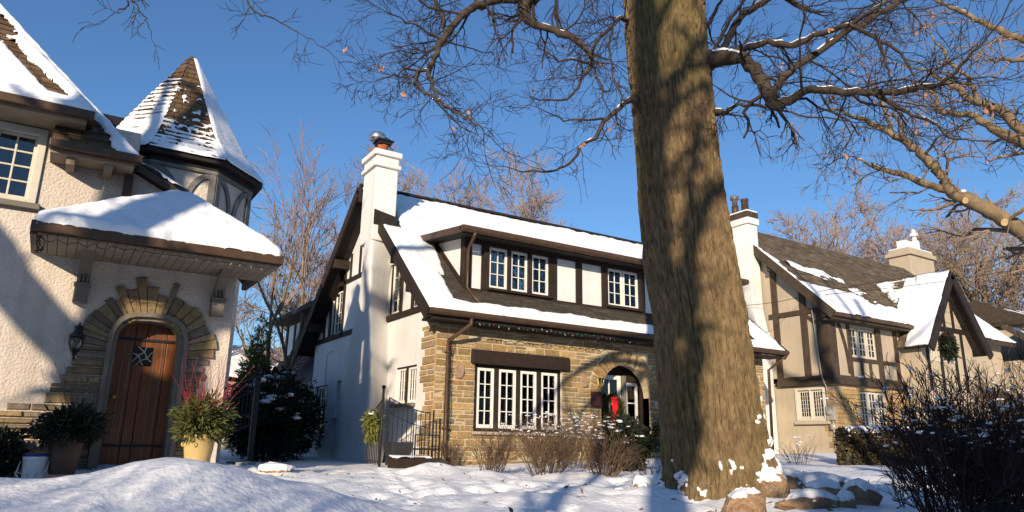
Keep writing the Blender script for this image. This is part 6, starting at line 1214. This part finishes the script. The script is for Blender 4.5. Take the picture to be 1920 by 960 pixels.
m_.ball((11.68, 13.64, 1.58), .035); m_.build('ribbon', 'ribbon_red', WR, True)
W2 = thing('wreath', 'dark wreath with a red berry bow on the cross gable window', 'wreath', (25.4, 12.5, 3.9)); an = np.linspace(0, 2*np.pi, 240); P = np.stack([25.4+.27*np.cos(an), 12.5+0*an, 3.9+.27*np.sin(an)], 1)+rg.normal(0, .06, (240, 3)); needles('greenery', P, np.stack([np.cos(an), -.6+0*an, np.sin(an)], 1), 'conifer_dark', W2, .16, .03, 9, 4); m_ = MB()
for s_ in (-1, 0, 1): m_.ball((25.38+s_*.10, 12.42, 4.17+.04*abs(s_)), .075, 6, None, (1.1, .6, .9))
m_.build('bow', 'berry', W2, True)
BL = thing('wall_lantern', 'small brass lantern on the golden stone left of the arched entrance', 'lantern', (10.95, 13.3, 1.95)); m_ = MB(); m_.lathe([(.02, .16), (.04, .13), (.085, .08), (.09, .06)], (10.92, 13.26, 1.95), 8); m_.lathe([(.065, 0), (.06, -.02), (.02, -.05)], (10.92, 13.26, 1.85), 8); m_.tube([(10.92, 13.43, 1.78), (10.92, 13.3, 1.76), (10.92, 13.26, 1.83)], .014, 6)
for k in range(6): t = k*math.pi/3; m_.tube([(10.92+.065*math.cos(t), 13.26+.065*math.sin(t), 1.85), (10.92+.085*math.cos(t), 13.26+.085*math.sin(t), 2.02)], .006, 4)
m_.build('lantern_frame', 'brass', BL); MB().lathe([(.055, 0), (.07, .16)], (10.92, 13.26, 1.855), 8).build('lantern_glass', 'glass_frost', BL)
CT = thing('cat_figurine', 'small white figurine on the sill inside the second front window sash', 'figurine', (8.35, 13.62, .86)); m_ = MB(); m_.ball((8.37, 13.62, .93), .06, 8, None, (.9, .8, 1.2)); m_.ball((8.35, 13.61, 1.03), .04, 8); m_.lathe([(.012, 0), (.001, .03)], (8.33, 13.61, 1.06), 6); m_.lathe([(.012, 0), (.001, .03)], (8.37, 13.61, 1.06), 6); m_.build('figure', 'white_paint', CT, True)
GA = thing('garage', 'low garage far down the driveway with a snow-white roof', 'garage', (8, 33, 0)); MB().box(5.5, 12, 33, 38, -.2, 2.9).build('wall', 'stucco_tan', GA); m_ = MB(); m_.prism([(5.2, 32.7, 3.0), (5.2, 35.5, 4.65), (5.2, 38.3, 3.0)], (7.1, 0, 0)); gr_ = m_.build('roof', 'timber_dark', GA); snow_sheet('roof_snow', (5.2, 32.65, 3.02), UX, (0, 2.85, 1.68), 7.1, 3.3, None, gr_, .14, .1, .1, 8)
boulder('snowy edging stone lying between the urn and the driveway', 2.75, 10.35, (.62, .3, .22), .15, 29, .03, .15, .05)

# houses across the street, behind the camera (they close the street and shade the low sky)
def far_house(label, x, y, w_, d_, h_, seed):
    t = thing('street_house', label, 'house', (x, y, -1), 'houses across the street'); MB().box(x-w_/2, x+w_/2, y-d_/2, y+d_/2, -1.2, h_).prism([(x-w_/2, y-d_/2, h_), (x-w_/2, y+d_/2, h_), (x-w_/2, y, h_+2.6)], (w_, 0, 0)).build('wall', 'stucco_tan', t)
    r_ = MB(); r_.prism([(x-w_/2-.4, y-d_/2-.5, h_-.2), (x-w_/2-.4, y, h_+2.9), (x-w_/2-.4, y+d_/2+.5, h_-.2), (x-w_/2-.4, y+d_/2+.5, h_), (x-w_/2-.4, y, h_+3.1), (x-w_/2-.4, y-d_/2-.5, h_)], (w_+.8, 0, 0)); r_.build('roof', 'timber_black', t)
    for i in range(3):
        for z in (0, 2.8):
            if h_ > z+1.5: casement(t, (x+w_/2-(i+.35)*w_/3, y+d_/2+.03, z+.2), -UX, Vector((0, 1, 0)), 1.1, 1.3, 3, 3, pane='glass_dark')
    MB().box(x-.6, x+.4, y+d_/2, y+d_/2+.06, -1.0, 1.1).build('door', 'door_wood', t)
for i, (x, y, w_, d_, h_, s_) in enumerate(((-38, -27, 12, 9, 4.8, 'wide tan house across the street, farthest to the left'), (-22, -26, 10, 9, 5.4, 'tan house across the street facing the turreted house'), (-7, -27, 11, 9, 4.6, 'tan gabled house straight across the street'), (9, -26, 11, 9, 5.2, 'tan house across the street facing the big oak'), (26, -27, 12, 9, 4.8, 'tan house across the street facing the half-timbered right house'))): far_house(s_, x, y, w_, d_, h_, i)

sp_ = None  # unseen spruces added to screen the low sky and deepen the shade
for i, (x, y, k) in enumerate(((-46, -21, 1.0), (-30, -20.5, 1.05), (-15.5, -21, .95), (-1, -20.5, 1.0), (17, -21, 1.05), (35, -21, 1.0), (-52, -34, 1.3), (-29, -36, 1.35), (-15, -35, 1.3), (1, -36, 1.3), (16, -35, 1.35), (40, -36, 1.3))):
    if sp_ is None:
        sp_ = evergreen('spruce_tree', 'tall dark spruce added across the street to block low sky', 0, 0, 4.2, 10.0, 'conifer_dark', 95, 0, 6000, .7, .22, 'tree', .3, 0, .9); sp_['group'] = 'spruces added to block low sky light'; c_ = sp_
    else:
        c_ = sp_.copy(); COL.objects.link(c_)
        for ch in sp_.children: d_ = ch.copy(); COL.objects.link(d_); d_.parent = c_
    c_.location = (x, y, -1); c_.scale = (k, k, k); c_.rotation_euler = (0, 0, i*1.3)

rgl = np.random.default_rng(77); n = 130; lx, ly = rgl.uniform(1.2, 9.5, n), rgl.uniform(3.2, 11, n)
ll = needles('leaf_litter', np.stack([lx, ly, ground(lx, ly)+.012], 1), np.stack([rgl.normal(0, 1, n), rgl.normal(0, 1, n), .15+0*lx], 1), 'stem_brown', None, .06, .010, 78, 2); ll['kind'] = 'stuff'; tag(ll, 'specks of leaf and twig litter strewn over the snowy lawn', 'litter')
